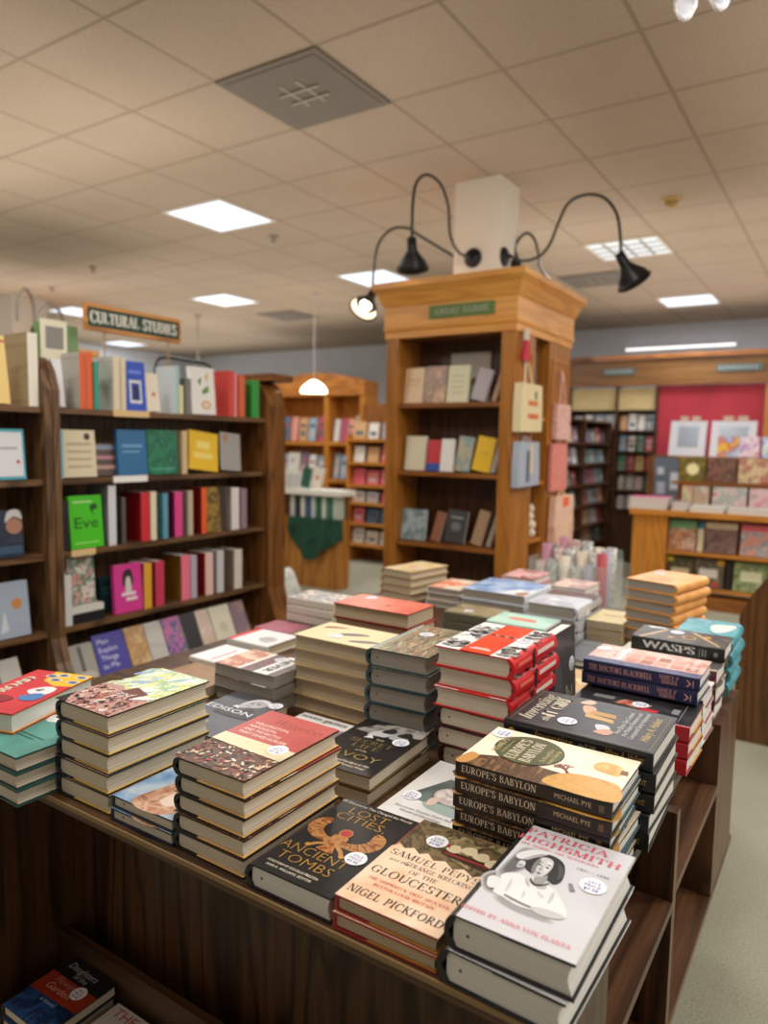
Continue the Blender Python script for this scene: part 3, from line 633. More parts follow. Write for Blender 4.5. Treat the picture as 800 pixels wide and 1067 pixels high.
bk = book('hardcover_book', .178, .240, .0415, M('c4161f', .32), pages=PG, rnd=True, sticker=(.20, .42), face=g(226),
          art=blobs(.66, .12, .98, .62, 40, ['2c2a2a', '5c5a58', '8a8884', '403e3e', 'b8b6b2'], .05, 3)+blobs(.03, .03, .29, .34, 30, ['2c2a2a', '5c5a58', '8a8884', '403e3e'], .05, 4)+blobs(.03, .62, .30, .97, 30, ['1c1a1a', '4c4a48', '7a7874', 'a8a6a2'], .05, 8)+blobs(.68, .70, .98, .98, 24, ['2c2a2a', '6c6a68', 'a8a6a2'], .05, 2)+[R(.30, 0, .68, 1, redband), R(0, .38, 1, .42, DK), ]+[R(.06+.12*i, .39, .11+.12*i, .41, g(200)) for i in range(8)]+[R(.36, .88, .62, .90, g(232)), R(.40, .85, .58, .865, g(232))],
          spine=[R(.40, .0, .45, 1, DK), R(.08, .55, .36, .75, M('e87060', .4)), R(.50, .55, .9, .8, M('e8d0c8', .4))])
stack(bk, 3, -.710, -.532, 1.292, 1.532, Z0+.1236, .042, 180, '%s red-spined hardcover with red band between monochrome photos, on taller stack', 'red-spined hardcovers on the tall middle stack', jit=.006, pos=['topmost', 'middle', 'lowest'])
bk = book('hardcover_book', .172, .240, .0405, M('3a1418', .35), pages=PG, rnd=True, dot=True, flap=M('8c1a22', .5))
stack(bk, 3, -.706, -.534, 1.292, 1.532, Z0, .041, 0, '%s dark-maroon hardcover with dotted page edge beneath the red-spined books', 'dark hardcovers under the red-spined ones', jit=.006, pos=['highest', 'middle', 'bottom'])
bk = book('hardcover_book', .150, .235, .034, M('17171a', .3), pages=PGW, rnd=False, face=char, sticker=(.80, .62), art=[P([(.05, .1), (.4, .3), (.3, .7), (.1, .8)], M('4a4a4e', .4), True), R(.55, .10, .60, .42, g(215)), R(.66, .10, .71, .36, g(215)), R(.77, .14, .82, .40, g(215)), P([(.02, .0), (.3, .02), (.2, .2)], g(200))])
bk.rotation_euler = (0, PI/2, 0)
# upright black book propped beside the red-spined stack
m_ = Matrix(((0, .10, 1), (1, 0, 0), (0, 1, -.10)))   # columns: width along +y, head up, front facing +x
xd = Vector((0, 1, 0)); yd = Vector((-.06, 0, 1)).normalized(); zd = xd.cross(yd)
mm = Matrix((xd, yd, zd)).transposed().to_4x4(); bk.rotation_euler = mm.to_euler(); bk.location = (-.575, 1.545+.075, Z0+.1185)
tag(bk, 'black hardcover standing upright beside the red-spined stack, white sticker facing right', 'book')
# right-hand group --------------------------------------------------------------
bk = book('hardcover_book', .160, .254, .0343, M('a81c26', .35), pages=PGW, rnd=False, face=char, sticker=(.45, .45), flap=M('d8a040', .5),
          art=[P([(.30, .40), (.52, .36), (.56, .60), (.36, .66)], paint('printed_group', ['2a2020', 'a83a2c', 'c8a080', '5a3a30'], 50, 3, .5)), P([(.20, .30), (.36, .28), (.36, .42), (.2, .44)], M('c42a38', .4)), T('TALES', .5, .20, .12, g(190), fit=.5, rot=0), R(.44, .66, .60, .86, g(120))][:2]+[R(.44, .68, .58, .86, g(120)), R(.1, .1, .9, .105, g(150)), R(.35, .13, .55, .19, g(130))])
stack(bk, 3, -.502, -.248, 1.524, 1.684, Z0, .0348, 90, '%s black-topped hardcover with bright red spine, right edge of the table', 'black-topped red-spined hardcovers', jit=.003)
bld = paint('printed_brick_houses', ['c89080', 'd8a898', 'e4bcae', 'b87a6c'], 24, 3, .3)
bl = [R(.0, 0, .22, 1, paint('printed_navy_branches', ['202448', '2a2e5c', '50507c', '1c2044'], 60, 4, .6))]
for i in range(5):
    for j in range(2): bl.append(R(.26+j*.26, .05+i*.13, .46+j*.26, .15+i*.13, M(['a8705e', 'c4897a', 'd09c8c'][(i+j) % 3], .45)))
bl += [R(.22, .72, 1, .74, g(230)), T('THE DOCTORS', .62, .80, .09, g(236), fit=.60), T('BLACKWELL', .58, .70, .13, g(240), fit=.66, bold=.05), T('JANICE P. NIMURA', .6, .08, .07, g(236), fit=.6)]
PK = M('d8a294', .45)
bk = book('hardcover_book', .153, .254, .0295, NAVY, pages=PGW, rnd=False, face=bld, sticker=(.72, .93), art=bl,
          spine=[T('THE DOCTORS BLACKWELL', .05, .28, .05, PK, 's', al='l', fit=.56), T('JANICE P.', .67, .54, .036, PK, 's', al='l', fit=.16), T('NIMURA', .69, .18, .036, PK, 's', al='l', fit=.13), P([(.89, .25), (.92, .5), (.89, .75), (.905, .75), (.935, .5), (.905, .25)], PK), R(.945, .25, .952, .75, PK)])
stack(bk, 2, -.508, -.252, 1.645, 1.798, Z0+.1115, .03, 90, '%s navy-spined hardcover with pink town houses on cover, right side pair', 'navy-spined pink-covered hardcovers', jit=.002, pos=['upper', 'lower'])
bk = book('hardcover_book', .150, .250, .0362, M('e0dcd6', .4), pages=PGW, flap=M('8c2a30', .5), spine_mat=M('2a2c4a', .4))
stack(bk, 3, -.502, -.250, 1.692, 1.842, Z0, .0368, 90, '%s pale-jacketed hardcover supporting the navy-spined pair', 'pale hardcovers under the navy-spined pair', pos=['highest', 'middle', 'bottom'])
bk = book('hardcover_book', .148, .245, .0424, M('5a2226', .4), pages=PGW, face=paint('printed_ledger', ['cfc9b8', 'dcd6c4', 'a8a08c', 'e4e0d2'], 24, 4, .6),
          art=[P([(.25, .2), (.5, .1), (.7, .16), (.6, .36), (.4, .40)], M('e6e0dc', .4), True), P([(.6, .1), (.9, .1), (.86, .4), (.7, .5)], M('7a4a34', .4), True), P([(.1, 0), (.6, 0), (.5, .15), (.2, .2)], M('56524e', .4), True), R(.15, .55, .22, .9, g(200)), R(.3, .55, .36, .8, g(60))])
stack(bk, 3, -.498, -.250, 1.868, 2.016, Z0, .043, 90, '%s hardcover with pale hand picture and maroon spine, behind the navy pair', 'maroon-spined hardcovers on the right', jit=.003)
YEL = M('c89a3a', .4)
bk = book('hardcover_book', .140, .228, .036, M('191817', .3), pages=PGW, face=paint('printed_dark_tapestry', ['2c2824', '4a4238', '24201c', '6a5c48'], 26, 4, .6), sticker=(.72, .58),
          art=[P([(.0, .90), (.04, .93), (.86, .72), (.84, .68)], M('c8a878', .4)), P([(.1, .08), (.14, .06), (.90, .40), (.88, .44)], M('c8a878', .4)), E(.46, .42, .13, YEL, .13), E(.46, .42, .09, M('3a3020', .4), .09), E(.64, .24, .07, YEL), E(.28, .60, .06, YEL), P([(.84, .7), (.95, .75), (.95, .95), (.8, .9)], g(200))],
          spine=[T('WASPS', .13, .28, .085, g(238), al='l', fit=.56, bold=.06), R(.74, .2, .745, .8, g(150)), R(.77, .25, .78, .75, g(150)), R(.80, .25, .81, .75, g(150)), R(.89, .35, .93, .65, g(130))])
stack(bk, 1, -.474, -.246, 1.946, 2.086, Z0+.1306, .036, 90, 'black-spined hardcover with large white capitals on its spine, far right edge', None)
tq = paint('printed_turquoise', ['4f9aa8', '5aa8b4', '3f8896', '8cc0c8'], 20, 3, .5)
bk = book('hardcover_book', .150, .215, .0385, tq, pages=PGW, rnd=True, face=tq, art=[P([(.1, .2), (.5, .3), (.4, .7), (.2, .6)], M('d8dcd0', .4), True)])
stack(bk, 4, -.395, -.245, 2.090, 2.305, Z0, .039, 180, '%s turquoise hardcover with rounded spine at the far right corner', 'turquoise hardcovers at the far right corner', jit=.004)
bk = book('hardcover_book', .155, .235, .019, M('2c2e32', .35), pages=PGW, face=paint('printed_graphite', ['34373a', '43464a', '2c2f32'], 14, 2, .3), art=[R(.3, .1, .9, .13, g(120))])
stack(bk, 2, -.715, -.560, 2.052, 2.287, Z0, .0195, 180, '%s flat graphite hardcover left of the turquoise stack', 'flat graphite hardcovers', jit=.003, pos=['upper', 'lower'])
bk = book('paperback_book', .15, .222, .02, M('d8c490', .45), pages=PG, hard=False, face=paint('printed_still_life', ['d0b880', 'e0cc9c', 'c8a060', 'b8a884'], 22, 3, .6), art=[E(.55, .45, .18, M('c88a40', .4), .14)])
stack(bk, 1, -.710, -.560, 1.805, 2.027, Z0, .02, 0, 'flat yellowish paperback between the upright black book and navy pair', None)
bk = book('paperback_book', .150, .225, .021, M('b8bac0', .45), pages=PGW, hard=False, face=paint('printed_sculpture', ['b8b8b8', 'd4d4d6', '8a8a8e', 'e2e2e4'], 22, 3, .7))
stack(bk, 1, -.700, -.556, 1.560, 1.785, Z0, .021, 0, 'flat pale grey paperback behind the upright black book', None)
# back rows ---------------------------------------------------------------------
salmon = paint('printed_salmon', ['d4644c', 'dc7258', 'c85844'], 10, 2, .3)
bk = book('hardcover_book', .150, .250, .0405, M('8c2a26', .4), pages=PGT, rnd=False, face=salmon, sticker=(.24, .22),
          art=[E(.62, .60, .05, M('5a2a24', .4)), R(.3, .2, .32, .9, M('e09a84', .4)), R(.4, .25, .42, .85, M('e09a84', .4)), R(.7, .3, .72, .8, M('e09a84', .4))])
stack(bk, 5, -1.226, -.978, 1.628, 1.776, Z0, .0418, -90, '%s salmon-red hardcover with dark red edges, standing behind the feather stack', 'salmon-red hardcovers', jit=.004)
mot = paint('printed_collage', ['8a8c98', 'd8d4cc', '5a6a8c', 'c8b8a0', 'e8e4dc', '6c5c54'], 34, 4, .8)
bk = book('paperback_book', .140, .205, .0285, M('c9c2b4', .45), pages=PGT, hard=False, face=mot)
stack(bk, 4, -1.665, -1.460, 1.935, 2.075, Z0, .029, 90, '%s paperback with blue-and-white collage cover, stack nearest the green cloth cabinet', 'collage-cover paperbacks at the back left')
bk = book('paperback_book', .15, .165, .019, M('e4dcd4', .4), pages=PGT, hard=False, face=g(232), art=[R(.1, .5, .8, .55, M('c88080', .4)), E(.6, .3, .08, M('6a6a6e', .4))])
stack(bk, 1, -1.640, -1.475, 1.462, 1.612, Z0, .019, 90, 'flat white paperback at the left table edge beside grey-paged paperbacks', None)
bk = book('hardcover_book', .150, .175, .03, M('dcdad4', .4), pages=PGT, face=g(230), art=[R(0, .88, 1, 1, M('d8242c', .4)), P([(.2, .2), (.5, .15), (.6, .4), (.35, .5)], paint('printed_sketch', ['4a4a48', 'c8c6c0', '8a8882'], 60, 3, .5), True)])
stack(bk, 1, -1.665, -1.490, 1.642, 1.792, Z0, .03, 90, 'flat white hardcover with red band at the left table edge', None)
bk = book('paperback_book', .150, .122, .028, M('a85868', .4), pages=PGT, hard=False, face=paint('printed_dusky_rose', ['a05868', 'b06878', '98506a'], 10, 2, .3))
stack(bk, 1, -1.700, -1.550, 1.803, 1.925, Z0, .028, 0, 'flat dusky rose paperback at the left table edge', None)
bk = book('paperback_book', .150, .190, .027, M('8a6844', .45), pages=PGT, hard=False, face=paint('printed_umber', ['8a6440', '9c7650', '7a5836'], 10, 2, .3))
stack(bk, 1, -1.560, -1.370, 1.262, 1.412, Z0, .027, 90, 'flat brown paperback left of the grey-paged paperbacks', None)
bk = book('paperback_book', .140, .205, .035, M('8ab49c', .45), pages=PG, hard=False, face=paint('printed_sage', ['8ab49c', '9cc4ac', '7aa48c'], 12, 2, .3))
stack(bk, 1, -1.475, -1.335, 1.030, 1.235, Z0, .035, 0, 'flat sage green paperback hidden behind the leftmost tall stack', None)
bk = book('paperback_book', .150, .190, .034, M('5a5a48', .45), pages=PGG, hard=False, face=paint('printed_map_flat', ['6a6048', '8c7e5c', 'a8987c', '54503c'], 44, 4, .9), sticker=(.3, .6))
stack(bk, 2, -1.205, -1.015, 2.255, 2.405, Z0, .0345, 90, '%s olive mottled paperback in front of the blue-sky stack', 'olive mottled paperbacks', pos=['upper', 'lower'])
bk = book('paperback_book', .150, .200, .029, M('b8dccc', .45), pages=PGW, hard=False, face=paint('printed_mint', ['b0d8c8', 'c0e0d2', 'a4ccbc'], 10, 2, .3), art=[P([(.4, .3), (.6, .35), (.6, .7), (.45, .75)], M('e07860', .4), True)])
stack(bk, 3, -.990, -.790, 2.150, 2.300, Z0, .0295, 90, '%s mint green paperback with coral motif behind the red-spined stack', 'mint paperbacks')
skyb = paint('printed_blue_sky', ['4a74b0', '7c9ccc', 'b8cce4', '5c84bc', 'dce4ec'], 9, 3, .5)
bk = book('hardcover_book', .260, .270, .0365, M('dfe4ea', .4), pages=PGG, rnd=False, face=skyb, art=[P([(.02, .5), (.14, .66), (.26, .58), (.4, .9), (.5, .96), (0, 1)], M('e4e6e8', .4)), P([(.05, .72), (.2, .86), (.16, .96), (.04, .96)], M('a8784a', .4), True)])
stack(bk, 3, -1.245, -.985, 2.470, 2.740, Z0, .0375, 180, '%s broad hardcover with blue mountain sky on cover, middle of back row', 'broad blue-sky hardcovers', jit=.004)
grb = paint('printed_dotted_brown', ['5a4240', '6c5350', '4c3634'], 60, 2, .2)
bk = book('hardcover_book', .182, .262, .0415, M('c8ccd4', .4), pages=PGG, rnd=True, face=paint('printed_pale_lilac', ['b8bcc8', 'd0d2da', 'a8acb8', 'e0e0e4'], 14, 3, .5), art=[R(0, 0, 1, .34, grb), E(.62, .66, .12, g(238), .07)], spine=[R(.0, .05, .5, .95, paint('printed_pale_spine', ['c4c8d2', 'dcdee4', 'aab0bc'], 30, 3, .6))])
stack(bk, 3, -.925, -.742, 2.332, 2.594, Z0+.0, .0425, 180, '%s lilac and dotted brown hardcover, back row left of the cream stack', 'lilac and brown hardcovers', jit=.005)
ora = paint('printed_apricot', ['d8924c', 'e4a860', 'cc8440'], 16, 3, .4)
bk = book('hardcover_book', .175, .240, .0325, ora, pages=PGG, rnd=True, face=ora, sticker=(.80, .30), art=[E(.5, .6, .16, M('c07838', .4), .08), R(.25, .75, .75, .80, M('b86c34', .4))])
stack(bk, 7, -.592, -.417, 2.402, 2.642, Z0, .033, 180, '%s apricot-orange hardcover in the tallest back-right stack', 'apricot hardcovers at the back right', rot=-13, jit=.005)
bk = book('paperback_book', .122, .190, .026, M('dcc890', .45), pages=PGT, hard=False, face=M('e2d09c', .45), art=[R(.25, .45, .75, .5, M('8a6c3a', .4))])
stack(bk, 3, -.736, -.614, 2.400, 2.590, Z0, .0265, 180, '%s pale yellow paperback between lilac and apricot stacks', 'pale yellow paperbacks')
bk = book('hardcover_book', .172, .255, .0315, M('b49a70', .45), pages=PGT, face=paint('printed_sand', ['d8bc88', 'e8d2a4', 'ccaa74'], 16, 3, .4), sticker=(.72, .34), art=[E(.5, .45, .16, M('e0a070', .4), .1)], rnd=True)
stack(bk, 4, -1.672, -1.500, 2.565, 2.82, Z0, .032, 0, '%s sand-coloured hardcover in the farthest left stack', 'sand-coloured hardcovers', rot=-9, jit=.004)
bk = book('hardcover_book', .150, .215, .026, M('d8d4cc', .4), pages=PGG, face=paint('printed_festive', ['e0502c', 'e87848', 'e8e4d8', 'e8b84c'], 20, 3, .8))
stack(bk, 3, -1.450, -1.300, 2.560, 2.775, Z0, .0265, 0, '%s hardcover with orange-red flecked cover beside the sand-coloured stack', 'orange-flecked hardcovers', jit=.004)
bk = book('hardcover_book', .15, .19, .03, M('c8505a', .4), pages=PGW, face=paint('printed_carnival', ['c84858', 'e8a0a0', 'd8c8c0', 'a83848', '6a7a4c'], 26, 3, .8))
stack(bk, 4, -1.215, -1.065, 2.762, 2.952, Z0, .0305, 0, '%s carnival-pink hardcover behind the blue-sky stack', 'carnival-pink hardcovers', jit=.004)
bk = book('hardcover_book', .15, .19, .026, M('c8b8b0', .4), pages=PGW, face=paint('printed_peach_mix', ['d8b0a0', 'e8d4c4', 'b88c88', '8c9cac'], 26, 3, .8))
stack(bk, 4, -1.005, -.855, 2.762, 2.952, Z0, .0265, 0, '%s peach mottled hardcover at the far back of the table', 'peach mottled hardcovers', jit=.004)
bk = book('paperback_book', .150, .20, .03, M('8c98a4', .45), pages=PGW, hard=False, face=paint('printed_mist', ['9cacb8', 'c4ccd0', 'b8b4a0', '8494a4'], 24, 3, .7), sticker=(.6, .4))
stack(bk, 1, -1.560, -1.360, 2.31, 2.46, Z0, .03, 90, 'flat misty blue paperback in front of the sand-coloured stack', None)
# books in the open bay under the front edge ---------------------------------------
cz = .3106
bk = book('hardcover_book', .150, .166, .026, M('1a1c24', .35), pages=PG, sticker=(.72, .62), face=paint('printed_deep_blue', ['16284c', '244a80', '102040', '3468a0'], 20, 3, .8),
          art=[R(0, .70, 1, 1, M('1b1b1f', .4)), P([(0, .36), (1, .40), (1, .70), (0, .70)], paint('printed_ember', ['8c2a1c', 'a83c22', '70201a'], 20, 3, .5)), T('Daughters', .42, .84, .11, M('b8b4b0', .4), fit=.6, shear=.2), T('of the', .5, .75, .08, M('b8b4b0', .4), shear=.2), T('Flower', .4, .59, .11, M('b8847a', .4), fit=.4, shear=.2), T('Garden', .42, .47, .11, M('d8a48a', .4), fit=.5, shear=.2), T('a novel', .5, .30, .07, M('9ab4d8', .4), fit=.3)])
stack(bk, 2, -1.402, -1.252, .742, .908, cz, .0265, 0, '%s dark blue and red hardcover lying in the shadowed bay below the table front', 'hardcovers on the low front shelf', pos=['upper', 'lower'])
bk = book('hardcover_book', .16, .18, .02, M('d8d0c8', .4), pages=PG, face=M('d4ccc4', .4), art=[T('THE', .3, .84, .14, M('b02830', .4), fit=.4), R(.1, .3, .8, .6, M('8c2a30', .4))])
stack(bk, 1, -1.242, -1.082, .722, .902, cz, .02, 0, 'white hardcover with red lettering flat in the bay below the table front', None)
# ------------------------------------------------------------------ room shell
HC = 3.23
def ceiling_mat():
    m, nt, b = _new('ceiling_tiles')
    tc = nt.nodes.new('ShaderNodeTexCoord'); sp = nt.nodes.new('ShaderNodeSeparateXYZ')
    nt.links.new(tc.outputs['Object'], sp.inputs[0])
    lines = []
    for ax, off in (('X', -.87), ('Y', 2.60)):
        q = _math(nt, 'DIVIDE', _math(nt, 'SUBTRACT', sp.outputs[ax], off-61.0*.5), .61)
        fr = _math(nt, 'FRACT', q)
        lines.append(_math(nt, 'LESS_THAN', _math(nt, 'ABSOLUTE', _math(nt, 'SUBTRACT', fr, .5)), .484))
    tile = _math(nt, 'MULTIPLY', lines[0], lines[1])
    n1 = _noise(nt, _coords(nt, (1, 1, 1)), 95, 3, 0, .7)
    n2 = _noise(nt, _coords(nt, (1, 1, 1)), 1.1, 2, 0)
    base = _mix(nt, .5, _ramp(nt, n1, [(.34, '88776a'), (.46, 'a8967f'), (.7, 'b09e8a')]), _ramp(nt, n2, [(.3, 'a69480'), (.7, 'b5a391')]))
    col = _mix(nt, tile, '92806c', base)
    nt.links.new(col, b.inputs['Base Color']); b.inputs['Roughness'].default_value = .95
    _bump(nt, b, n1, .35, .004)
    return m
def carpet_mat():
    m, nt, b = _new('carpet_loop')
    n1 = _noise(nt, _coords(nt, (1, 1, 1)), 150, 2, 0, .8); n2 = _noise(nt, _coords(nt, (1, 1, 1)), 3, 3, 0)
    c = _mix(nt, .45, _ramp(nt, n1, [(.3, '66685a'), (.7, 'b4b29c')]), _ramp(nt, n2, [(.3, '928f78'), (.7, 'a6a38c')]))
    nt.links.new(c, b.inputs['Base Color']); b.inputs['Roughness'].default_value = .98
    _bump(nt, b, n1, .6, .004)
    return m
def struct(name, x0, x1, y0, y1, z0, z1, m):
    o = MB().box(x0, x1, y0, y1, z0, z1, m).build(name); o['kind'] = 'structure'; return o
WX0, WX1, WY0, WY1 = -12.0, 3.6, -3.2, 10.9
struct('floor', WX0, WX1, WY0, WY1, -.06, 0, carpet_mat())
struct('ceiling', WX0, WX1, WY0, WY1, HC, HC+.06, ceiling_mat())
def wall_mat():
    m, nt, b = _new('painted_wall')
    n = _noise(nt, _coords(nt, (1, 1, 1)), 2, 3, 0)
    nt.links.new(_ramp(nt, n, [(.3, 'c6cad2'), (.7, 'd0d3d8')]), b.inputs['Base Color']); b.inputs['Roughness'].default_value = .9
    return m
WM = wall_mat()
struct('wall_back', WX0, WX1, WY1, WY1+.08, 0, HC, WM)
struct('added_wall_front', WX0, WX1, WY0-.08, WY0, 0, HC, WM)  # unseen wall added to block world light from the front
struct('wall_left', WX0-.08, WX0, WY0, WY1, 0, HC, WM)
# column that the oak tower is wrapped round
col = struct('trim_1', -2.345, -2.02, 4.40, 4.70, 2.42, HC, M('ded6c6', .7))
# ------------------------------------------------------------------ ceiling fittings
LIT = M('dcebff', .5, emit=1.0); LITD = M('c4ccd0', .5, emit=.7); FRAME = M('d8d2c6', .6)
def ceiling_light(x, y, desc, lit=True, louvre=False, s=.61):
    t = empty('ceiling_light', (x, y, HC), 0, desc, 'ceiling light', 'recessed square ceiling lights')
    h = s/2
    fr = MB()
    for b in ((-h, h, -h, -h+.025), (-h, h, h-.025, h), (-h, -h+.025, -h+.025, h-.025), (h-.025, h, -h+.025, h-.025)): fr.box(b[0], b[1], b[2], b[3], -.012, -.0006, FRAME)
    fr.build('frame', t)
    MB().box(-h+.025, h-.025, -h+.025, h-.025, -.008, -.0008, LITD if louvre else LIT).build('diffuser', t)
    if louvre:
        lv = MB()
        for i in range(1, 4):
            p = -h+i*s/4
            lv.box(p-.012, p+.012, -h+.026, h-.026, -.0125, -.0085, M('9a958c', .5)); lv.box(-h+.026, h-.026, p-.012, p+.012, -.0165, -.0128, M('9a958c', .5))
        lv.build('louvre', t)
    return t
ceiling_light(-4.225, 4.115, 'bright square ceiling light panel, nearest one on the left')
ceiling_light(-6.665, 6.565, 'warm white square ceiling light above the dark left bookcase')
ceiling_light(-1.785, 6.565, 'dim louvred square ceiling light right of the oak tower', louvre=True)
ceiling_light(-1.785, 9.2, 'bright square ceiling light far right above the red wall panel')
ceiling_light(-4.35, 6.45, 'bright square ceiling light half hidden left of the oak tower top')
ceiling_light(-11.4, 8.7, 'small far ceiling light behind the hanging green sign')
ceiling_light(-9.1, 6.2, 'small far ceiling light left of the hanging green sign')
GV = M('71685d', .7)
def vent(x, y, desc, s=.61):
    t = empty('ceiling_vent', (x, y, HC), 0, desc, 'vent', 'square ceiling vents')
    h = s/2
    MB().box(-h, h, -h, h, -.010, -.0006, GV).build('face_plate', t)
    v = MB(); c2 = M('9a9082', .6); v.box(-.27, .27, -.27, .27, -.0135, -.0105, GV)
    for dx in (-.05, .05): v.box(dx-.008, dx+.008, -.13, .10, -.018, -.0136, c2)
    for dy in (-.05, .04): v.box(-.12, .12, dy-.008, dy+.008, -.022, -.0182, c2)
    v.build('diffuser_blades', t)
vent(-2.395, 2.905, 'large grey square air vent in the ceiling tiles near the top')
vent(-6.7, 7.8, 'small dark far ceiling vent above the left bookcases')
vent(-2.4, 7.62, 'small dark ceiling vent just right of the oak tower')
for (x, y), d in (((-4.24, 4.74), 'small round ceiling sprinkler right of the nearest light panel'), ((-6.59, 4.67), 'small round ceiling sprinkler on the far left'), ((-7.9, 5.05), 'small round ceiling sprinkler behind the far left lamp arms')):
    t = empty('sprinkler', (x, y, HC), 0, d, 'sprinkler')
    MB().lathe([(.04, -.0006), (.038, -.012), (.012, -.018), (.012, -.05), (.03, -.052), (.001, -.056)], M('8a7f72', .5), 16).build('rosette', t)
t = empty('smoke_detector', (-1.2, 5.42, HC), 0, 'small yellowed smoke detector on the ceiling at right', 'smoke detector')
MB().lathe([(.062, -.0006), (.062, -.015), (.05, -.022)], M('c8a45c', .5), 20).build('base', t)
MB().lathe([(.04, -.0225), (.038, -.05), (.02, -.06), (.001, -.062)], M('b08c48', .5), 20).build('sensor', t)
# tube light on the far wall
t = empty('tube_light', (-2.2, WY1-.001, 2.9), 0, 'long thin fluorescent tube light on the far wall at right', 'wall light')
MB().box(-.75, .75, -.05, -.001, -.02, .03, M('c9c6c0', .6)).build('housing', t)
MB().tube([(-.72, -.075, 0), (.72, -.075, 0)], .015, M('ffffff', .5, emit=1.3), 10).build('tube', t)
# glass lamp heads hanging just above the camera view
GLASS = None
def glass_mat():
    m, nt, b = _new('clear_bulb_glass'); b.inputs['Transmission Weight'].default_value = .85; b.inputs['Roughness'].default_value = .06
    b.inputs['Base Color'].default_value = srgb('dfe2ea'); b.inputs['IOR'].default_value = 1.45
    return m
GLASS = glass_mat()
t = empty('glass_ceiling_lamp', (-.518, 2.64, HC), 0, 'ceiling lamp with two glass bulbs at the top right corner', 'lamp')
MB().lathe([(.06, -.0006), (.055, -.03), (.012, -.04), (.012, -.10)], M('8a8378', .4, .6), 20).build('canopy', t)
mb = MB(); mb.tube([(-.055, 0, -.10), (.055, 0, -.10)], .008, M('8a8378', .4, .6)); mb.build('arm', t)
for dx in (-.055, .052):
    MB().lathe([(.012, -.10), (.02, -.14), (.022, -.16)], M('9a948a', .35, .7), 16, Matrix.Translation((dx, 0, 0))).build('socket', t)
    MB().lathe([(.022, -.16), (.036, -.19), (.042, -.23), (.036, -.275), (.018, -.305), (.001, -.312)], GLASS, 20, Matrix.Translation((dx, 0, 0))).build('bulb', t)

# ------------------------------------------------------------------ left dark bookcase
LB = ('bookcase_brown', '332012', '644629', '7c5a3a')
def lb(ax): return wood(*LB, axis=ax, scale=7)
LX = -2.85                                     # front edge of its shelves
def lz(py_or_z): return py_or_z
LEV = [1.648, 1.345, 1.028, .694]
TAG = M('e0c088', .5); TAGW = M('f2f0ea', .5)
def side_profile(): 
    return [(-.30, 0), (-.30, 1.86), (-.08, 1.86), (-.035, 1.84), (-.008, 1.80), (.02, 1.72), (.02, .66), (.05, .56), (.16, .36), (.16, 0)]
def dark_case(y0, y1, desc, tags=(), wide_end=False):
    t = empty('wooden_bookcase', (LX, (y0+y1)/2, 0), 0, desc, 'bookcase'); oy = (y0+y1)/2
    th = .032
    pr = side_profile()
    mb = MB(); mb.prism(pr, 'y', y0-oy, y0-oy+th, lb('z')); mb.build('side_panel', t)
    mb = MB(); mb.prism(pr, 'y', y1-oy-(.15 if wide_end else th), y1-oy, wood('end_oak', '4a2c12', '7a4c22', '8f5c2c', axis='z', scale=6) if wide_end else lb('z')); mb.build('side_panel', t)
    ye = y1-oy-(.15 if wide_end else th); ys = y0-oy+th
    if wide_end:
        MB().box(-.31, .05, ye-.01, y1-oy+.03, 1.861, 1.90, wood('end_oak', '4a2c12', '7a4c22', '8f5c2c', axis='x', scale=6)).build('cap', t)
    MB().box(-.299, -.285, ys+.0005, ye-.0005, .02, 1.80, lb('z')).build('back_panel', t)
    for z in LEV:
        sh = MB().box(-.284, 0, ys+.0005, ye-.0005, z-.024, z, lb('y'), 0).build('shelf', t)
        for yt, zt_, w, m in tags:
            if zt_ == z: MB().box(.0004, .003, yt-w/2-oy, yt+w/2-oy, z-.026, z+.004, m).build('shelf_label', sh)
    # slanted display shelf at the bottom
    mb = MB(); mb.prism([(-.28, .52), (.10, .335), (.10, .36), (.125, .36), (.125, .30), (-.28, .49)], 'y', ys+.0005, ye-.0005, lb('y')); mb.build('slanted_shelf', t)
    MB().box(-.28, .10, ys+.0005, ye-.0005, .02, .10, lb('y')).build('base_board', t)
    return t
def ly(px, py, x=LX): return onx(px, py, x)[1]
B2 = (1.80, 3.27); B1 = (.30, 1.795)
dark_case(B2[0], B2[1], 'tall dark wooden bookcase under the hanging green sign, full of face-out books', [(ly(137, 427), LEV[0], .20, TAG), (ly(136, 496), LEV[1], .19, TAGW), (ly(87, 572), LEV[2], .12, TAG)], True)
dark_case(B1[0], B1[1], 'dark wooden bookcase cut by the left picture edge')
LBNAME = 'the green-sign bookcase'
cnt = {}
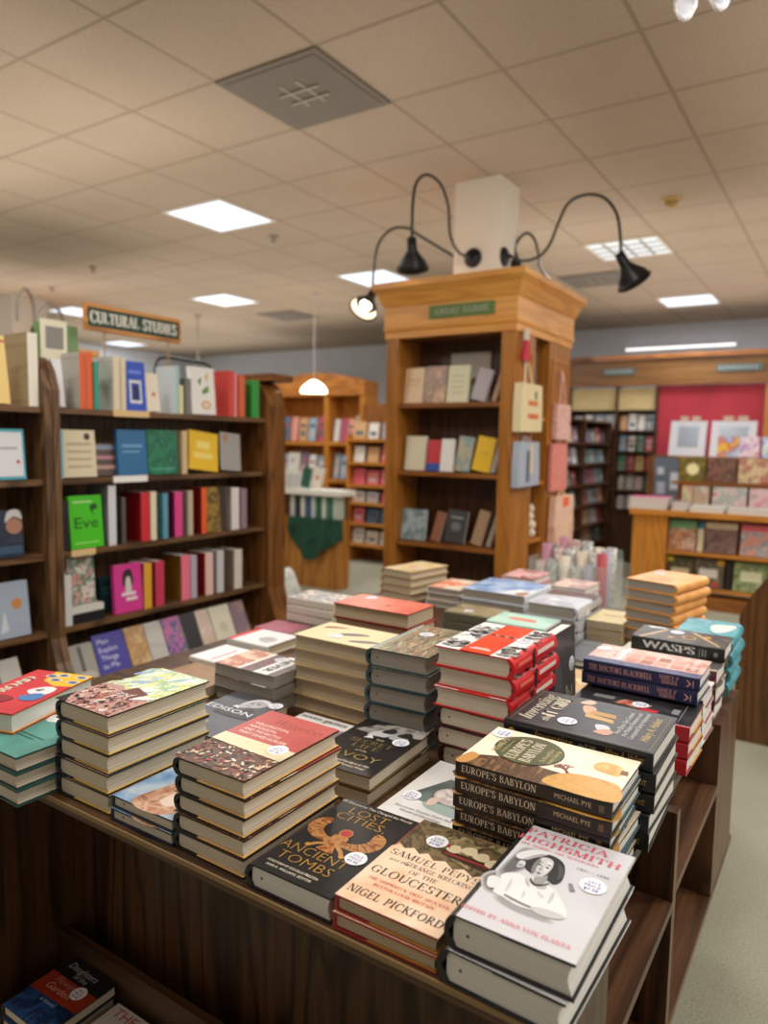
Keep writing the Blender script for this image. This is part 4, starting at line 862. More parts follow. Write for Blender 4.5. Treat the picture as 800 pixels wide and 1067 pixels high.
def lbook(row, px0, px1, pt, pb, mode, col, cname, edge=None, art=(), face=None, tilt=.13, depth=.14, case='main', kind='book', thick=None, dx=0.0, lean=0.0, setback=0.0):
    """one book on the left shelves between two pixel columns; pt is its top row"""
    z = LEV[row] if row < 4 else None
    x = LX-.012-setback
    pm = (pt+pb)/2
    if row == 4: x = LX+.06
    ya, yb = ly(px0, pm, x), ly(px1, pm, x)
    zt = onx((px0+px1)/2, pt, x-.02)[2]
    zb = LEV[row] if row < 4 else onx((px0+px1)/2, pb, x)[2]
    if row == 4: zb = .385
    if case == 'main': ya, yb = max(ya, B2[0]+.036), min(yb, B2[1]-.155)
    else: yb = min(yb, B1[1]-.037)
    h = max(.12, min(.30, zt-zb))
    if row == 4: h = max(.15, min(.24, (zt-zb)/math.cos(.40)))
    cm = M(col, .4) if isinstance(col, str) else col
    if mode == 'face':
        w = yb-ya
        o = shelf_book('book', w, h, thick or .022, cm, art=art, face=face, spine_mat=M(edge, .4) if edge else None)
        tl = tilt if row < 4 else .42
        stand(o, (x-(h*math.sin(tl)*0)-(.022+dx), (ya+yb)/2, zb+.003+(0.0)), (1, 0), 'face', tl, h, lean)
        o.location.x -= 0.0
    else:
        th = max(.012, yb-ya)
        o = shelf_book('book', depth, h, th, cm, art=(), face=face, spine_mat=M(edge, .4) if edge else cm)
        stand(o, (x-depth/2-dx, ya, zb+.001), (1, 0), 'spine', 0, h, lean)
    key = (case, row); cnt[key] = cnt.get(key, 0)+1
    rows = ['top shelf', 'second shelf', 'third shelf', 'fourth shelf', 'slanted bottom shelf']
    how = 'face-out' if mode == 'face' else 'spine-out'
    cs = LBNAME if case == 'main' else 'the left edge bookcase'
    tag(o, '%s book, %s of %s, %s from left' % (cname, rows[row], cs, ORD[cnt[key]-1]), 'book')
    return o
TXT = lambda c: [R(.15, .62, .85, .68, M(c, .45)), R(.15, .50, .75, .54, M(c, .45))]
gl = lambda x: '%02x%02x%02x' % (x, x, x)
lines_m = paint('printed_text_lines', ['a8a49c', 'c4c0b8', 'b8b4ac'], 60, 1, 0, stretch=(.05, 1, .05))
tanl = paint('printed_tan_text', ['8c7858', 'a89470', '9c8864'], 60, 1, 0, stretch=(.05, 1, .05))
# first row
lbook(0, -6, 10, 350, 420, 'face', 'e8c878', 'cream yellow', case='edge', art=[R(0, .9, 1, .93, M('b83a30', .4))])
lbook(0, 29, 42, 348, 416, 'spine', tanl, 'white-spined thick tan', edge='efe9d8', case='edge', depth=.17)
lbook(0, 56, 68, 375, 421, 'face', 'e2e2e6', 'white', thick=.02)
lbook(0, 83, 89, 368, 422, 'spine', lines_m, 'orange-spined grey', edge='e8602c')
lbook(0, 90, 96, 368, 422, 'spine', lines_m, 'second orange-spined grey', edge='ea6430')
lbook(0, 98, 103, 378, 422, 'spine', '3f9c84', 'teal', edge='3f9c84', depth=.13)
lbook(0, 118, 125, 372, 423, 'spine', lines_m, 'cream-spined grey', edge='e6d6b8', depth=.15)
lbook(0, 126, 131, 374, 423, 'spine', 'cfc4ac', 'plain cream', edge='e2d4b4')
lbook(0, 131, 153, 378, 424, 'face', '2f52c0', 'royal blue', art=[R(.22, .15, .78, .62, M(gl(225), .4)), R(.30, .21, .70, .56, M('2a48a8', .4)), P([(.4, .24), (.6, .26), (.58, .5), (.44, .5)], M('16264c', .4), True), R(.2, .75, .8, .82, M('6c8ae0', .4))], tilt=.08)
lbook(0, 153, 167, 390, 426, 'face', 'e6dcc8', 'small cream', art=[E(.6, .45, .14, M('c87844', .4))])
lbook(0, 183, 187, 382, 430, 'spine', 'c8cfd2', 'pale teal-spined', edge='a8c8c4', depth=.15)
lbook(0, 187, 191, 402, 430, 'spine', 'd8d4b0', 'pale yellow-spined', edge='e2dc9c', depth=.13)
lbook(0, 193, 199, 395, 430, 'spine', '6c6c6c', 'dark grey', edge='7c7c7c', depth=.13)
leafc = [P([(.3, .7), (.45, .8), (.4, .6)], M('3c7840', .4)), P([(.6, .8), (.75, .92), (.7, .7)], M('d8b83c', .4)), P([(.45, .5), (.7, .62), (.75, .5), (.5, .42)], M('5c8a44', .4)), E(.6, .2, .2, M('d8a878', .4), .14), E(.6, .2, .12, M('e8d8c0', .4), .08)]
lbook(0, 200, 225, 384, 431, 'face', 'eae8e2', 'white leaf-patterned', art=leafc, tilt=.08)
lbook(0, 239, 244, 387, 433, 'spine', 'c8443c', 'red', edge='d85048', depth=.15)
lbook(0, 244, 247, 390, 433, 'spine', 'e0848c', 'thin pink', edge='e48c94', depth=.13)
lbook(0, 249, 255, 392, 434, 'spine', 'e0643c', 'orange-red', edge='dc6844', depth=.14)
lbook(0, 262, 270, 397, 436, 'spine', '2f8c3c', 'bright green', edge='3c9c48', depth=.13)
# second row
lbook(1, 60, 66, 449, 496, 'spine', '6cb4c8', 'light blue-spined', edge='74bcd0', depth=.12)
lbook(1, 66, 101, 449, 496, 'face', 'dccfae', 'cream text-covered', art=[E(.75, .86, .09, M('3a302c', .4))]+[R(.15, .2+.16*i, .85, .25+.16*i, M('b8ab8a', .45)) for i in range(4)], tilt=.08)
lbook(1, 101, 125, 463, 495, 'face', '5c4a44', 'small brown pink-striped', art=[R(0, .8, 1, .95, M('8898a8', .4)), R(0, .5, 1, .62, M('b8848c', .4)), R(0, .2, 1, .32, M('b89484', .4))], setback=.03)
lbook(1, 124, 154, 449, 494, 'face', '2c6c9c', 'deep blue', art=TXT('6ca4c8'), tilt=.08)
lbook(1, 155, 186, 449, 493, 'face', paint('printed_emerald', ['1f6a4c', '2c8460', '185840', '3c9474'], 30, 3, .5), 'emerald green', art=[R(.1, .1, .9, .14, M('4ca484', .4))], tilt=.08)
lbook(1, 190, 195, 449, 492, 'spine', 'c8b088', 'tan-spined', edge='d4bc90', depth=.12)
lbook(1, 197, 227, 453, 492, 'face', 'e8bc1c', 'bright yellow', art=[R(.25, .55, .7, .75, M('f0d878', .4)), R(.15, .3, .8, .45, M('f0d470', .4))], lean=-.12)
lbook(1, 230, 251, 453, 492, 'face', 'a09c98', 'grey', art=[P([(.1, .9), (.4, .95), (.3, .7)], M('b07860', .4))], lean=-.08, edge='2a2a2e')
# third row
lbook(2, 61, 65, 525, 575, 'spine', 'd8ccb0', 'cream', edge='d8ccb0', depth=.12)
lbook(2, 66, 72, 522, 572, 'spine', '1c1a1c', 'black', edge='202024', depth=.13)
lbook(2, 74, 108, 517, 570, 'face', '46c414', 'vivid green', art=[T('Eve', .5, .38, .30, M('1c3c14', .4), fit=.72), P([(.62, .78), (.8, .84), (.86, .74), (.72, .72), (.74, .62)], M('1f4c24', .4), True), R(.12, .86, .7, .9, M('a8e48c', .4)), R(.1, .08, .85, .12, M('8cdc60', .4))], tilt=.08)
lbook(2, 113, 121, 506, 566, 'spine', '8c8c90', 'tall white-spined', edge='d8d8dc', depth=.16)
lbook(2, 127, 131, 518, 563, 'spine', '46403c', 'dark grey', edge='5a544c', depth=.13)
lbook(2, 147, 156, 513, 562, 'spine', '9c141c', 'crimson', edge='d0303c', depth=.15)
lbook(2, 157, 163, 512, 561, 'spine', 'e4d8b4', 'cream-spined', edge='e8dcb8', depth=.14)
lbook(2, 170, 175, 514, 560, 'spine', paint('printed_teal_cover', ['2c5c6c', '5c9cac', '3c7c8c'], 30, 3, .5), 'teal patterned', edge='5ca0b0', depth=.14)
lbook(2, 182, 190, 512, 558, 'spine', '8c1450', 'hot pink-spined magenta', edge='e04890', depth=.15)
lbook(2, 196, 201, 511, 557, 'spine', 'b8a890', 'beige', edge='c0b098', depth=.14)
lbook(2, 210, 215, 508, 556, 'spine', '8c1014', 'orange-spined dark red', edge='f06030', depth=.15)
lbook(2, 216, 230, 508, 554, 'face', paint('printed_ochre_black', ['1c1812', 'b08c3c', '3c3020', 'c8a050'], 24, 3, .6), 'ochre and black', edge=None, tilt=.06)
lbook(2, 241, 249, 508, 552, 'spine', 'a89890', 'white-spined taupe', edge='e4dcd8', depth=.15)
lbook(2, 251, 257, 509, 552, 'spine', '907884', 'mauve', edge='98808c', depth=.14)
# fourth row
lbook(3, 63, 75, 599, 653, 'spine', 'd8d6d2', 'thick white', edge='dcdad6', depth=.13)
bx = lbook(3, 77, 105, 598, 632, 'face', paint('printed_red_floral', ['c83c3c', 'd8a8a0', '3c7c5c', 'e8e0d8', 'a82c34'], 30, 3, .5), 'red and green floral', tilt=.05)
lbook(3, 106, 122, 601, 633, 'face', '24484c', 'dark teal', art=TXT('4c7c80'), setback=.09)
lbook(3, 120, 149, 588, 638, 'face', 'd83c94', 'hot pink', art=[P([(.35, .85), (.6, .88), (.68, .6), (.5, .5), (.3, .6)], M('3a2a30', .4), True), P([(.42, .7), (.56, .72), (.6, .45), (.4, .4)], M('d8d0c8', .4), True), R(.25, .35, .75, .42, M('f0dce4', .4)), R(.4, .24, .8, .31, M('f0dce4', .4))], tilt=.06)
lbook(3, 150, 158, 586, 633, 'spine', 'a81c2c', 'red and gold', edge='e0a83c', depth=.14)
lbook(3, 162, 171, 584, 630, 'spine', 'b82c3c', 'crimson and gold', edge='c83c5c', depth=.14)
lbook(3, 189, 198, 578, 624, 'spine', '8c6414', 'olive-gold pink-spined', edge='f07890', depth=.16)
lbook(3, 199, 205, 578, 620, 'spine', 'b0a8b8', 'pale lilac', edge='b8b0c0', depth=.14)
lbook(3, 214, 222, 575, 618, 'spine', 'a01420', 'blood red white-spined', edge='e8c0b8', depth=.15)
lbook(3, 226, 233, 573, 615, 'spine', 'b0b0b4', 'grey and black', edge='c8c8cc', depth=.14)
lbook(3, 244, 252, 572, 612, 'spine', 'a08c78', 'cream-spined taupe', edge='d8d0c4', depth=.15)
# slanted row
lbook(4, 70, 79, 676, 712, 'face', 'c8a01c', 'narrow yellow')
lbook(4, 80, 108, 676, 712, 'face', '9a968c', 'grey statue-covered', art=[R(.42, .4, .56, .95, M('4c4a46', .4)), E(.5, .3, .42, M('b8b4a8', .4), .2), R(0, 0, 1, .12, M('c0b48c', .4))])
lbook(4, 109, 141, 661, 708, 'face', '3a3498', 'purple', art=[T(s, .12, .80-.16*i, .15, M('d8d4ec', .4), al='l') for i, s in enumerate(('Men', 'Explain', 'Things', 'to Me'))])
lbook(4, 142, 162, 655, 695, 'face', paint('printed_tan_pattern', ['c8a068', 'b08450', 'd8bc8c'], 22, 2, .4), 'tan patterned')
lbook(4, 163, 180, 652, 692, 'face', lines_m, 'grey paper-covered', edge='e8e4dc')
lbook(4, 181, 199, 646, 685, 'face', paint('printed_pop', ['d8a83c', '3c4c9c', 'c86c9c', '2c4c8c', 'e0b850'], 18, 2, .5), 'multicoloured')
lbook(4, 200, 215, 640, 677, 'face', '1c1a20', 'black', edge='c8dce0')
lbook(4, 216, 229, 637, 672, 'face', paint('printed_cream_pink', ['dcd0bc', 'd0b4a8', 'c8bca0'], 22, 2, .4), 'cream and pink')
lbook(4, 230, 250, 631, 668, 'face', 'd8d2bc', 'cream', art=[E(.5, .5, .2, M('c8c0a4', .4))])
lbook(4, 251, 265, 628, 660, 'face', paint('printed_mauve_tan', ['7c6470', '8c7480', 'b89c74'], 12, 2, .4), 'mauve and tan')
# bookcase at the picture edge
lbook(1, -12, 27, 448, 500, 'face', '48a4b4', 'white blue-bordered', case='edge', art=[R(.06, .06, .94, .94, M('dcdce0', .4)), R(.2, .6, .8, .64, M(gl(160), .4)), E(.8, .35, .05, M('b84848', .4))], tilt=.08)
lbook(2, -12, 25, 533, 579, 'face', '1c2c40', 'dark blue portrait-covered', case='edge', art=[E(.76, .66, .24, M('a87860', .4), .22), P([(.5, .75), (.6, .98), (.9, 1), (1, .8), (.92, .82), (.75, .86), (.6, .8)], M('c8c4c0', .4), True), P([(.4, .3), (.6, .46), (.95, .44), (1, .3)], M('2c3444', .4)), R(.1, .08, .95, .24, M('34506c', .4))], tilt=.08)
lbook(3, -14, 32, 608, 669, 'face', 'a4b0c0', 'pale blue orange-sealed', case='edge', art=[E(.72, .60, .12, M('c88844', .4)), P([(.3, .1), (.5, .14), (.42, .5)], M('d0d6de', .4))], tilt=.10)
lbook(4, -6, 8, 690, 730, 'face', '2c5ca8', 'blue', case='edge')
lbook(4, 10, 32, 692, 735, 'face', 'b0aca4', 'pale grey', case='edge')
# white-and-black box under the floral book: lies flat
bxo = MB(); bxo.box(-.06, .06, -.085, .085, 0, .045, M('1e1e22', .4)); bxo.box(-.061, .061, -.086, .086, .0455, .075, M('dcdad4', .4))
y_b = ly(91, 640); o = bxo.build('boxed_book_set'); o.location = (LX-.078, y_b, LEV[3]+.0006)
tag(o, 'black and white boxed book lying under the floral book on the fourth shelf', 'book')
bx.location.z += .078; bx.location.x -= .04; o.location.y += .012
# hanging sign above it
t = empty('hanging_sign', (-2.95, 2.312, 0), 0, 'green hanging shop sign in orange wooden frame above the dark bookcase', 'sign')
SG = M('1f4030', .5); SF = wood('sign_oak', '8a5420', 'c8843c', 'd8984c', axis='y', scale=6)
z0, z1 = 2.008, 2.128
MB().box(-.008, .008, -.262, .262, z0+.018, z1-.018, SG).build('board', t)
fr = MB(); fr.box(-.012, .012, -.272, .272, z1-.0178, z1, SF); fr.box(-.012, .012, -.272, .272, z0, z0+.0178, SF); fr.box(-.012, .012, -.272, -.2622, z0+.018, z1-.018, SF); fr.box(-.012, .012, .2622, .272, z0+.018, z1-.018, SF); fr.build('frame', t)
lt = MB(); draw(lt, [T('CULTURAL STUDIES', .5, .28, .105, M('e9e6da', .5), 's', fit=.94, bold=.05)], .524, .124, lambda a, b, k: (.0082+k, a-.262, z0+b))
tag(lt.build('lettering', t), 'white serif lettering reading CULTURAL STUDIES')
for yy in (-.17, .20): MB().tube([(0, yy, 1.80), (0, yy, z0-.0005)], .004, M('b08a60', .4, .4), 6).build('post', t)
# cream-framed green picture book on the shelf back
t = shelf_book('picture_book', .20, .16, .02, M('6f9460', .45), face=M('7a9c6a', .45))
stand(t, (-3.05, onx(56, 355, -3.05)[1]+.01, 1.865), (1, 0), 'face', .05, .16); tag(t, 'green picture book behind the cream-framed card on the dark bookcase', 'book')
t = empty('framed_card', (-3.0, onx(56, 355, -3.0)[1], 1.66), 0, 'cream card with grey picture standing on top shelf left end', 'card')
MB().box(-.006, .006, -.06, .06, .0, .375, M('e8e2c8', .5)).build('card_body', t)
MB().box(.0065, .0075, -.042, .042, .25, .345, M('8c8884', .5)).build('picture', t)
# dark open frame behind the floral book
mb = MB(); mb.tube(smooth_path([(-3.10, 2.55, 1.84), (-3.1, 2.58, 1.94), (-3.1, 2.75, 1.95), (-3.1, 2.93, 1.935), (-3.1, 2.96, 1.84)], 6), .008, M('2a2622', .5)); tag(mb.build('book_rail'), 'thin dark bar above the white leaf-patterned book on the left bookcase', 'rail')

# ------------------------------------------------------------------ oak tower round the column
OK_ = ('honey_oak', '9a5a18', 'c07a2a', 'cc8836')
def ok(ax): return wood(*OK_, axis=ax, scale=6, amt=.5)
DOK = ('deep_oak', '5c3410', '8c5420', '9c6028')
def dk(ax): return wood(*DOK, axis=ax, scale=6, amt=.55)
POST = wood('post_oak', '7a4814', 'a86a24', 'b8782e', axis='z', scale=6, amt=.5)
gx0, gx1, gy0, gy1 = -2.67, -1.755, 4.10, 5.08
gc = Vector((-2.2, 4.6, 0))
gr = empty('oak_display_tower', gc, 0, 'tall honey oak book tower with heavy cornice around the column', 'bookcase')
def gp(name, bx, m, parent=gr):
    mb = MB()
    for b in bx: mb.box(b[0]-gc.x, b[1]-gc.x, b[2]-gc.y, b[3]-gc.y, b[4], b[5], m)
    return mb.build(name, parent)
gp('post', [(gx0, -2.575, gy0, gy0+.30, .0, 2.2)], POST)
gp('post', [(-1.845, gx1, gy0, 4.42, .0, 2.2)], POST)
gp('post', [(-1.845, gx1, 4.67, gy1, .0, 2.2)], POST)
gp('post', [(gx0, -2.575, 4.401, gy1, .0, 2.2)], POST)
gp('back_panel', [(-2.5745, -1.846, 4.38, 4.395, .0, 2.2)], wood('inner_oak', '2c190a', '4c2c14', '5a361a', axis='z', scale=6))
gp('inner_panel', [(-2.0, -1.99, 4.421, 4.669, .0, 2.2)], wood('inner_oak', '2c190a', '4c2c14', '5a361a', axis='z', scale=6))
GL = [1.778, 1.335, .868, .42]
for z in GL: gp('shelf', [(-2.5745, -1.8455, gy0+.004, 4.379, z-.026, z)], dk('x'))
for z in (1.70, 1.28, .90): gp('side_shelf', [(-1.989, gx1-.01, 4.4205, 4.6695, z-.022, z)], ok('y'))
gp('plinth', [(-2.5745, -1.846, gy0+.01, gy0+.03, 0, .10)], dk('x'))
for y0, y1 in ((4.15, 4.37), (4.72, 5.03)):           # raised panels on the side posts
    mb = MB()
    for a, b, c, d in ((y0, y1, 2.08, 2.095), (y0, y0+.015, 1.5, 2.08), (y1-.015, y1, 1.5, 2.08)): mb.box(gx1-gc.x+.0005, gx1-gc.x+.008, a-gc.y, b-gc.y, c, d, ok('z'))
    mb.build('panel_moulding', gr)
# cornice: stepped profile swept round the top
prof = [(0, 2.2005), (.012, 2.2005), (.012, 2.24), (.028, 2.255), (.02, 2.27), (.02, 2.40), (.035, 2.415), (.05, 2.44), (.07, 2.475), (.105, 2.505), (.118, 2.515), (.118, 2.55), (.0, 2.555)]
mb = MB()
rings = []
for d, z in prof:
    d *= .66
    rings.append([(gx0-d-gc.x, gy0-d-gc.y, z), (gx1+d-gc.x, gy0-d-gc.y, z), (gx1+d-gc.x, gy1+d-gc.y, z), (gx0-d-gc.x, gy1+d-gc.y, z)])
for s, ax in ((0, 'x'), (1, 'y'), (2, 'x'), (3, 'y')):
    v = [p for r_ in rings for p in (r_[s], r_[(s+1) % 4])]
    mb.add(v, [(2*i, 2*i+1, 2*i+3, 2*i+2) for i in range(len(rings)-1)], wood('lamplit_cornice_oak', 'bc7426', 'e09a44', 'eaaa54', axis=ax, scale=5, amt=.4))  # oak colour raised to imitate lamp light on the cornice
mb.poly(rings[0], dk('x')); mb.poly(rings[-1], ok('x'))
mb.build('cornice', gr)
sg = empty('sign_plate', (0, 0, 0)); sg.parent = gr
bp = MB().box(-.12, .33, gy0-.0205-gc.y, gy0-.0140-gc.y, 2.305, 2.385, M('5c7c3c', .5)); draw(bp, [T('GREAT READS', .5, .28, .085, M('ece8d4', .5), 's', fit=.80, bold=.03)], .45, .08, lambda a, b, k: (-.12+a, gy0-.0207-gc.y-k, 2.305+b))
bpl = bp.build('name_plate', gr); bpl['label'] = 'green plate lettered GREAT READS'
bpl.location.x = -.02
bpy.data.objects.remove(sg)
# books on the tower shelves
gcount = {}
def gbook(row, px0, px1, pt, col, cname, lean=0.0, tilt=.14, art=(), face=None, mode='face', edge=None, dy=0.0):
    z = GL[row]; y = gy0+.05+dy
    py = {0: 416, 1: 492, 2: 568}[row]
    xa, xb = ony(px0, py, y)[0], ony(px1, py, y)[0]
    h = max(.1, ony((px0+px1)/2, pt, y+.02)[2]-z)
    sh = -h*math.sin(lean)
    xa = max(xa, -2.568-min(0, sh)); xb = min(xb, -1.853-max(0, sh)); xa = min(xa, xb-.03)
    cm = M(col, .4) if isinstance(col, str) else col
    o = shelf_book('book', max(.03, xb-xa), h, .022, cm, art=art, face=face, spine_mat=M(edge, .4) if edge else None)
    stand(o, ((xa+xb)/2, y+.03, z+.003), (0, -1), 'face', tilt, h, lean)
    gcount[row] = gcount.get(row, 0)+1
    tag(o, '%s book, %s shelf of the oak tower, %s from left' % (cname, ORD[row], ORD[gcount[row]-1]), 'book')
gbook(0, 417, 439, 384, 'e4c49c', 'peach', art=TXT('d0a878'))
gbook(0, 440, 462, 382, paint('printed_sand_photo', ['c8a070', '8a7060', 'b88c74', 'd8b88c'], 18, 2, .4), 'sand and grey')
gbook(0, 464, 486, 381, 'dcd8b4', 'pale green-cream', art=[R(.2, .7-.15*i, .8, .73-.15*i, M('b8b890', .4)) for i in range(4)])
gbook(0, 489, 504, 386, 'b0a8ac', 'lilac-grey leaning', lean=-.25)
gbook(0, 513, 519, 388, 'b89068', 'narrow brown leaning', lean=-.25)
gbook(1, 420, 441, 455, 'dcd4b8', 'cream')
gbook(1, 443, 458, 459, 'c8303c', 'red blue-footed', art=[R(0, 0, 1, .25, M('3054a8', .4))])
gbook(1, 457, 470, 458, 'e8e4e0', 'white', dy=-.03)
gbook(1, 472, 487, 456, paint('printed_aqua_tan', ['9cb4ac', 'c0b090', '7c9c9c', 'd0c8b0'], 14, 2, .5), 'aqua and tan', lean=-.10)
gbook(1, 490, 509, 457, 'e8bc18', 'bright yellow', lean=-.16, edge='a0a09c', art=[R(.4, .5, .7, .54, M('c89c10', .4))])
gbook(1, 514, 519, 462, 'a8a4a0', 'narrow grey', lean=-.2)
gbook(2, 416, 441, 531, paint('printed_misty_blue', ['8ca4ac', 'b8c8cc', '6c848c', 'd0d8d8'], 12, 3, .5), 'misty blue')
gbook(2, 447, 456, 534, 'a06c54', 'brown', lean=-.2)
gbook(2, 461, 482, 533, '4a4a4c', 'dark grey', lean=-.08, art=[E(.5, .5, .25, M('7a7a7a', .4), .2), R(.2, .75, .8, .8, M('a8a8a8', .4))])
gbook(2, 489, 500, 533, 'b09070', 'tan', lean=-.22)
gbook(2, 507, 516, 535, 'a8a090', 'grey-tan', lean=-.25)
# backing card on the first shelf
mb = MB(); xa, xb = ony(470, 370, 4.36)[0], ony(511, 370, 4.36)[0]; mb.box(xa, xb, 4.365, 4.375, 1.80, 2.14, M('bcb4a4', .5)); mb.box(xa+.08, xb-.08, 4.3635, 4.3645, 1.93, 1.97, M('8c7a3c', .5)); o = mb.build('display_card'); o.location.z = -.02
tag(o, 'pale display card standing at the back of the tower top shelf', 'card')
# hanging cloth bags on the tower side
def bag(py0, py1, y0, y1, m, desc, cat, strap, extra=None, th=.05, name='tote_bag'):
    yc = (y0+y1)/2; zt = onx(0, 0, 1)[2]
    t = empty(name, (gx1+.009, yc, py1), 0, desc, cat)
    h = py0-py1; w = (y1-y0)/2
    mb = MB(); mb.prism([(-w, .0), (-w*.9, -.0), (w*.92, .004), (w, .02), (w*.96, h*.6), (w*.9, h), (-w*.92, h), (-w, h*.5)], 'x', .006, th, m); mb.build('bag_body', t)
    mb = MB(); mb.tube(smooth_path([(th*.5, -w*.35, h-.005), (.02, -w*.2, h+strap*.6), (.01, 0, h+strap), (.02, w*.2, h+strap*.6), (th*.5, w*.35, h-.005)], 5), .007, m, 6); mb.build('strap', t)
    if extra:
        mb = MB()
        for a, b, c, d, mm in extra: mb.box(th+.0005, th+.002, a*w, b*w, c*h, d*h, mm)
        mb.build('print', t)
    return t
CR = M('e4d4a8', .8)
bag(1.89, 1.60, 4.06, 4.40, CR, 'cream canvas tote with orange print hanging on the tower side', 'bag', .16, [(-.4, .5, .55, .65, M('d87840', .7)), (-.4, .6, .28, .38, M('d86c34', .7)), (.2, .4, .68, .85, M('6a7468', .7))], .06)
bag(1.54, 1.265, 4.07, 4.41, M('a9b2c0', .8), 'grey-blue cloth bag hanging below the cream tote', 'bag', .03, [(-.3, .0, .1, .8, M('5c6c84', .7)), (.05, .3, .3, .95, M('e0c89c', .7))], .05)
bag(1.80, 1.56, 4.73, 5.0, paint('cloth_floral_pink', ['c85870', 'e8d0bc', 'd88c90', 'f0e0cc'], 34, 2, .4, rough=.8), 'pink floral cloth hanging on the far oak post', 'cloth', .22, None, .04, 'hanging_cloth')
bag(1.53, 1.21, 4.68, 5.0, paint('cloth_coral', ['d8786c', 'e09084', 'd06c64'], 40, 2, .3, rough=.85), 'coral pink towel hanging below the floral cloth', 'towel', .02, None, .03, 'hanging_towel')
bag(1.17, .76, 4.72, 5.12, paint('cloth_peach', ['e0a890', 'ecc8b0', 'd89888'], 9, 2, .3, rough=.8), 'peach apron with orange tab hanging low on the far oak post', 'apron', .04, [(-.2, .4, .82, .98, M('f0703c', .7)), (-.4, .5, .35, .55, M('e8c8a0', .7))], .05, 'hanging_apron')
t = empty('ribbon', (gx1+.02, 4.2, 2.13), 0, 'red ribbon hanging above the cream tote', 'ribbon')
mb = MB(); mb.prism([(-.06, -.10), (.05, -.10), (.02, .02), (-.02, .02)], 'x', .0, .02, M('c8243c', .6)); mb.build('tail', t)
mb = MB(); mb.prism([(-.03, .021), (.03, .021), (.025, .09), (-.025, .09)], 'x', .0, .015, M('d8ccb8', .6)); mb.build('loop', t)
for i, (y, z) in enumerate(((4.50, .935), (4.58, .935), (4.47, .99), (4.55, .995), (4.62, .985), (4.52, 1.05), (4.58, 1.045), (4.55, 1.10))):
    q = MB().lathe([(.001, -.034), (.024, -.024), (.034, 0), (.024, .024), (.001, .034)], M('ddd3bc', .8), 12).build('cotton_ball'); q.location = (-1.82+.012*(i % 2), y, z)
    tag(q, 'white cotton ball heaped in the tower side shelf', 'ornament', 'white cotton balls on the side shelf')
# gooseneck lamps on the column
BKM = M('121214', .35, .3); ARM = M('3c3a38', .35, .7); BULB = M('fff2d8', .5, emit=5.0); INSH = M('f2e6cc', .5, emit=1.0)
def goose(desc, base, bdir, pts, tilt, lit):
    t = empty('gooseneck_lamp', base, 0, desc, 'lamp', None); b0 = Vector(base)
    d = Vector(bdir).normalized(); q = d.to_track_quat('Z', 'Y').to_matrix().to_4x4()
    if lit is not None or True:
        MB().lathe([(.001, 0.0006), (.062, .0006), (.062, .012), (.05, .022), (.015, .026), (.014, .05)], BKM, 24, q).build('base_plate', t)
    path = [Vector(p)-b0 for p in pts]
    mb = MB(); mb.tube(smooth_path([d*.05]+path, 8), .0095, ARM, 8); mb.build('arm', t)
    e = path[-1]; ax = Vector(tilt).normalized()          # direction the shade opens to
    m = Matrix.Translation(e) @ ax.to_track_quat('Z', 'Y').to_matrix().to_4x4()
    mb = MB(); mb.lathe([(.001, -.03), (.028, -.025), (.032, .05), (.036, .055), (.05, .08), (.085, .125), (.10, .165), (.104, .165), (.104, .172), (.098, .168), (.08, .125), (.045, .085), (.03, .06)], BKM, 28, m); shd = mb.build('lamp_shade', t)
    mb = MB(); mb.lathe([(.001, .155), (.03, .15), (.042, .125), (.03, .095), (.018, .08)], BULB, 16, m)
    mb.lathe([(.076, .124), (.094, .163)], INSH if lit else M('d8d0c0', .5), 20, m); mb.build('bulb', shd)
    if lit:
        L_ = bpy.data.lights.new('lamp_spot', 'SPOT'); L_.energy = lit; L_.color = (1, .82, .58); L_.spot_size = rad(125); L_.spot_blend = .6; L_.shadow_soft_size = .04
        lo = bpy.data.objects.new('lamp_spot', L_); COL.objects.link(lo); lo.location = b0+e+ax*.19; lo.rotation_euler = (-ax).to_track_quat('Z', 'Y').to_euler()
P4 = lambda px, py, y: ony(px, py, y)
goose('black gooseneck lamp with high looping arm on the front of the white column', P4(493, 269, 4.40), (0, -1, 0), [P4(478, 263, 4.30), P4(469, 245, 4.22), P4(467, 215, 4.16), P4(459, 192, 4.1), P4(445, 182, 4.04), P4(434, 190, 4.0), P4(430, 212, 3.98), P4(429, 252, 3.97)], (-.25, .55, -1), 9)
goose('gooseneck lamp with glowing white bulb facing the viewer, left of the column', (-2.345, 4.56, 2.78), (-1, 0, 0), [(-2.42, 4.55, 2.80), P4(436, 245, 4.5), P4(425, 238, 4.45), P4(408, 239, 4.4), P4(394, 255, 4.36), P4(389, 285, 4.34), P4(388.5, 305, 4.33)], (-.05, -.62, -.78), 7)
goose('black gooseneck lamp with wide arch on the right of the column', (-2.02, 4.48, 2.735), (1, 0, 0), [P4(545, 272, 4.55), P4(562, 267, 4.5), P4(573, 254, 4.48), P4(581, 234, 4.45), P4(592, 212, 4.42), P4(610, 203, 4.4), P4(629, 206, 4.4), P4(642, 222, 4.4), P4(646, 245, 4.4), P4(647, 268, 4.4)], (.45, .75, -1), 7)
goose('small gooseneck lamp arched behind the right-hand lamp arm', (-2.02, 4.65, 2.70), (1, 0, 0), [P4(537, 262, 4.66), P4(540, 250, 4.68), P4(549, 243, 4.7), P4(557, 250, 4.74), P4(561, 266, 4.85), P4(563, 280, 5.05), (-1.98, 5.36, 2.66), (-2.05, 5.46, 2.52)], (0, .2, -1), 5)
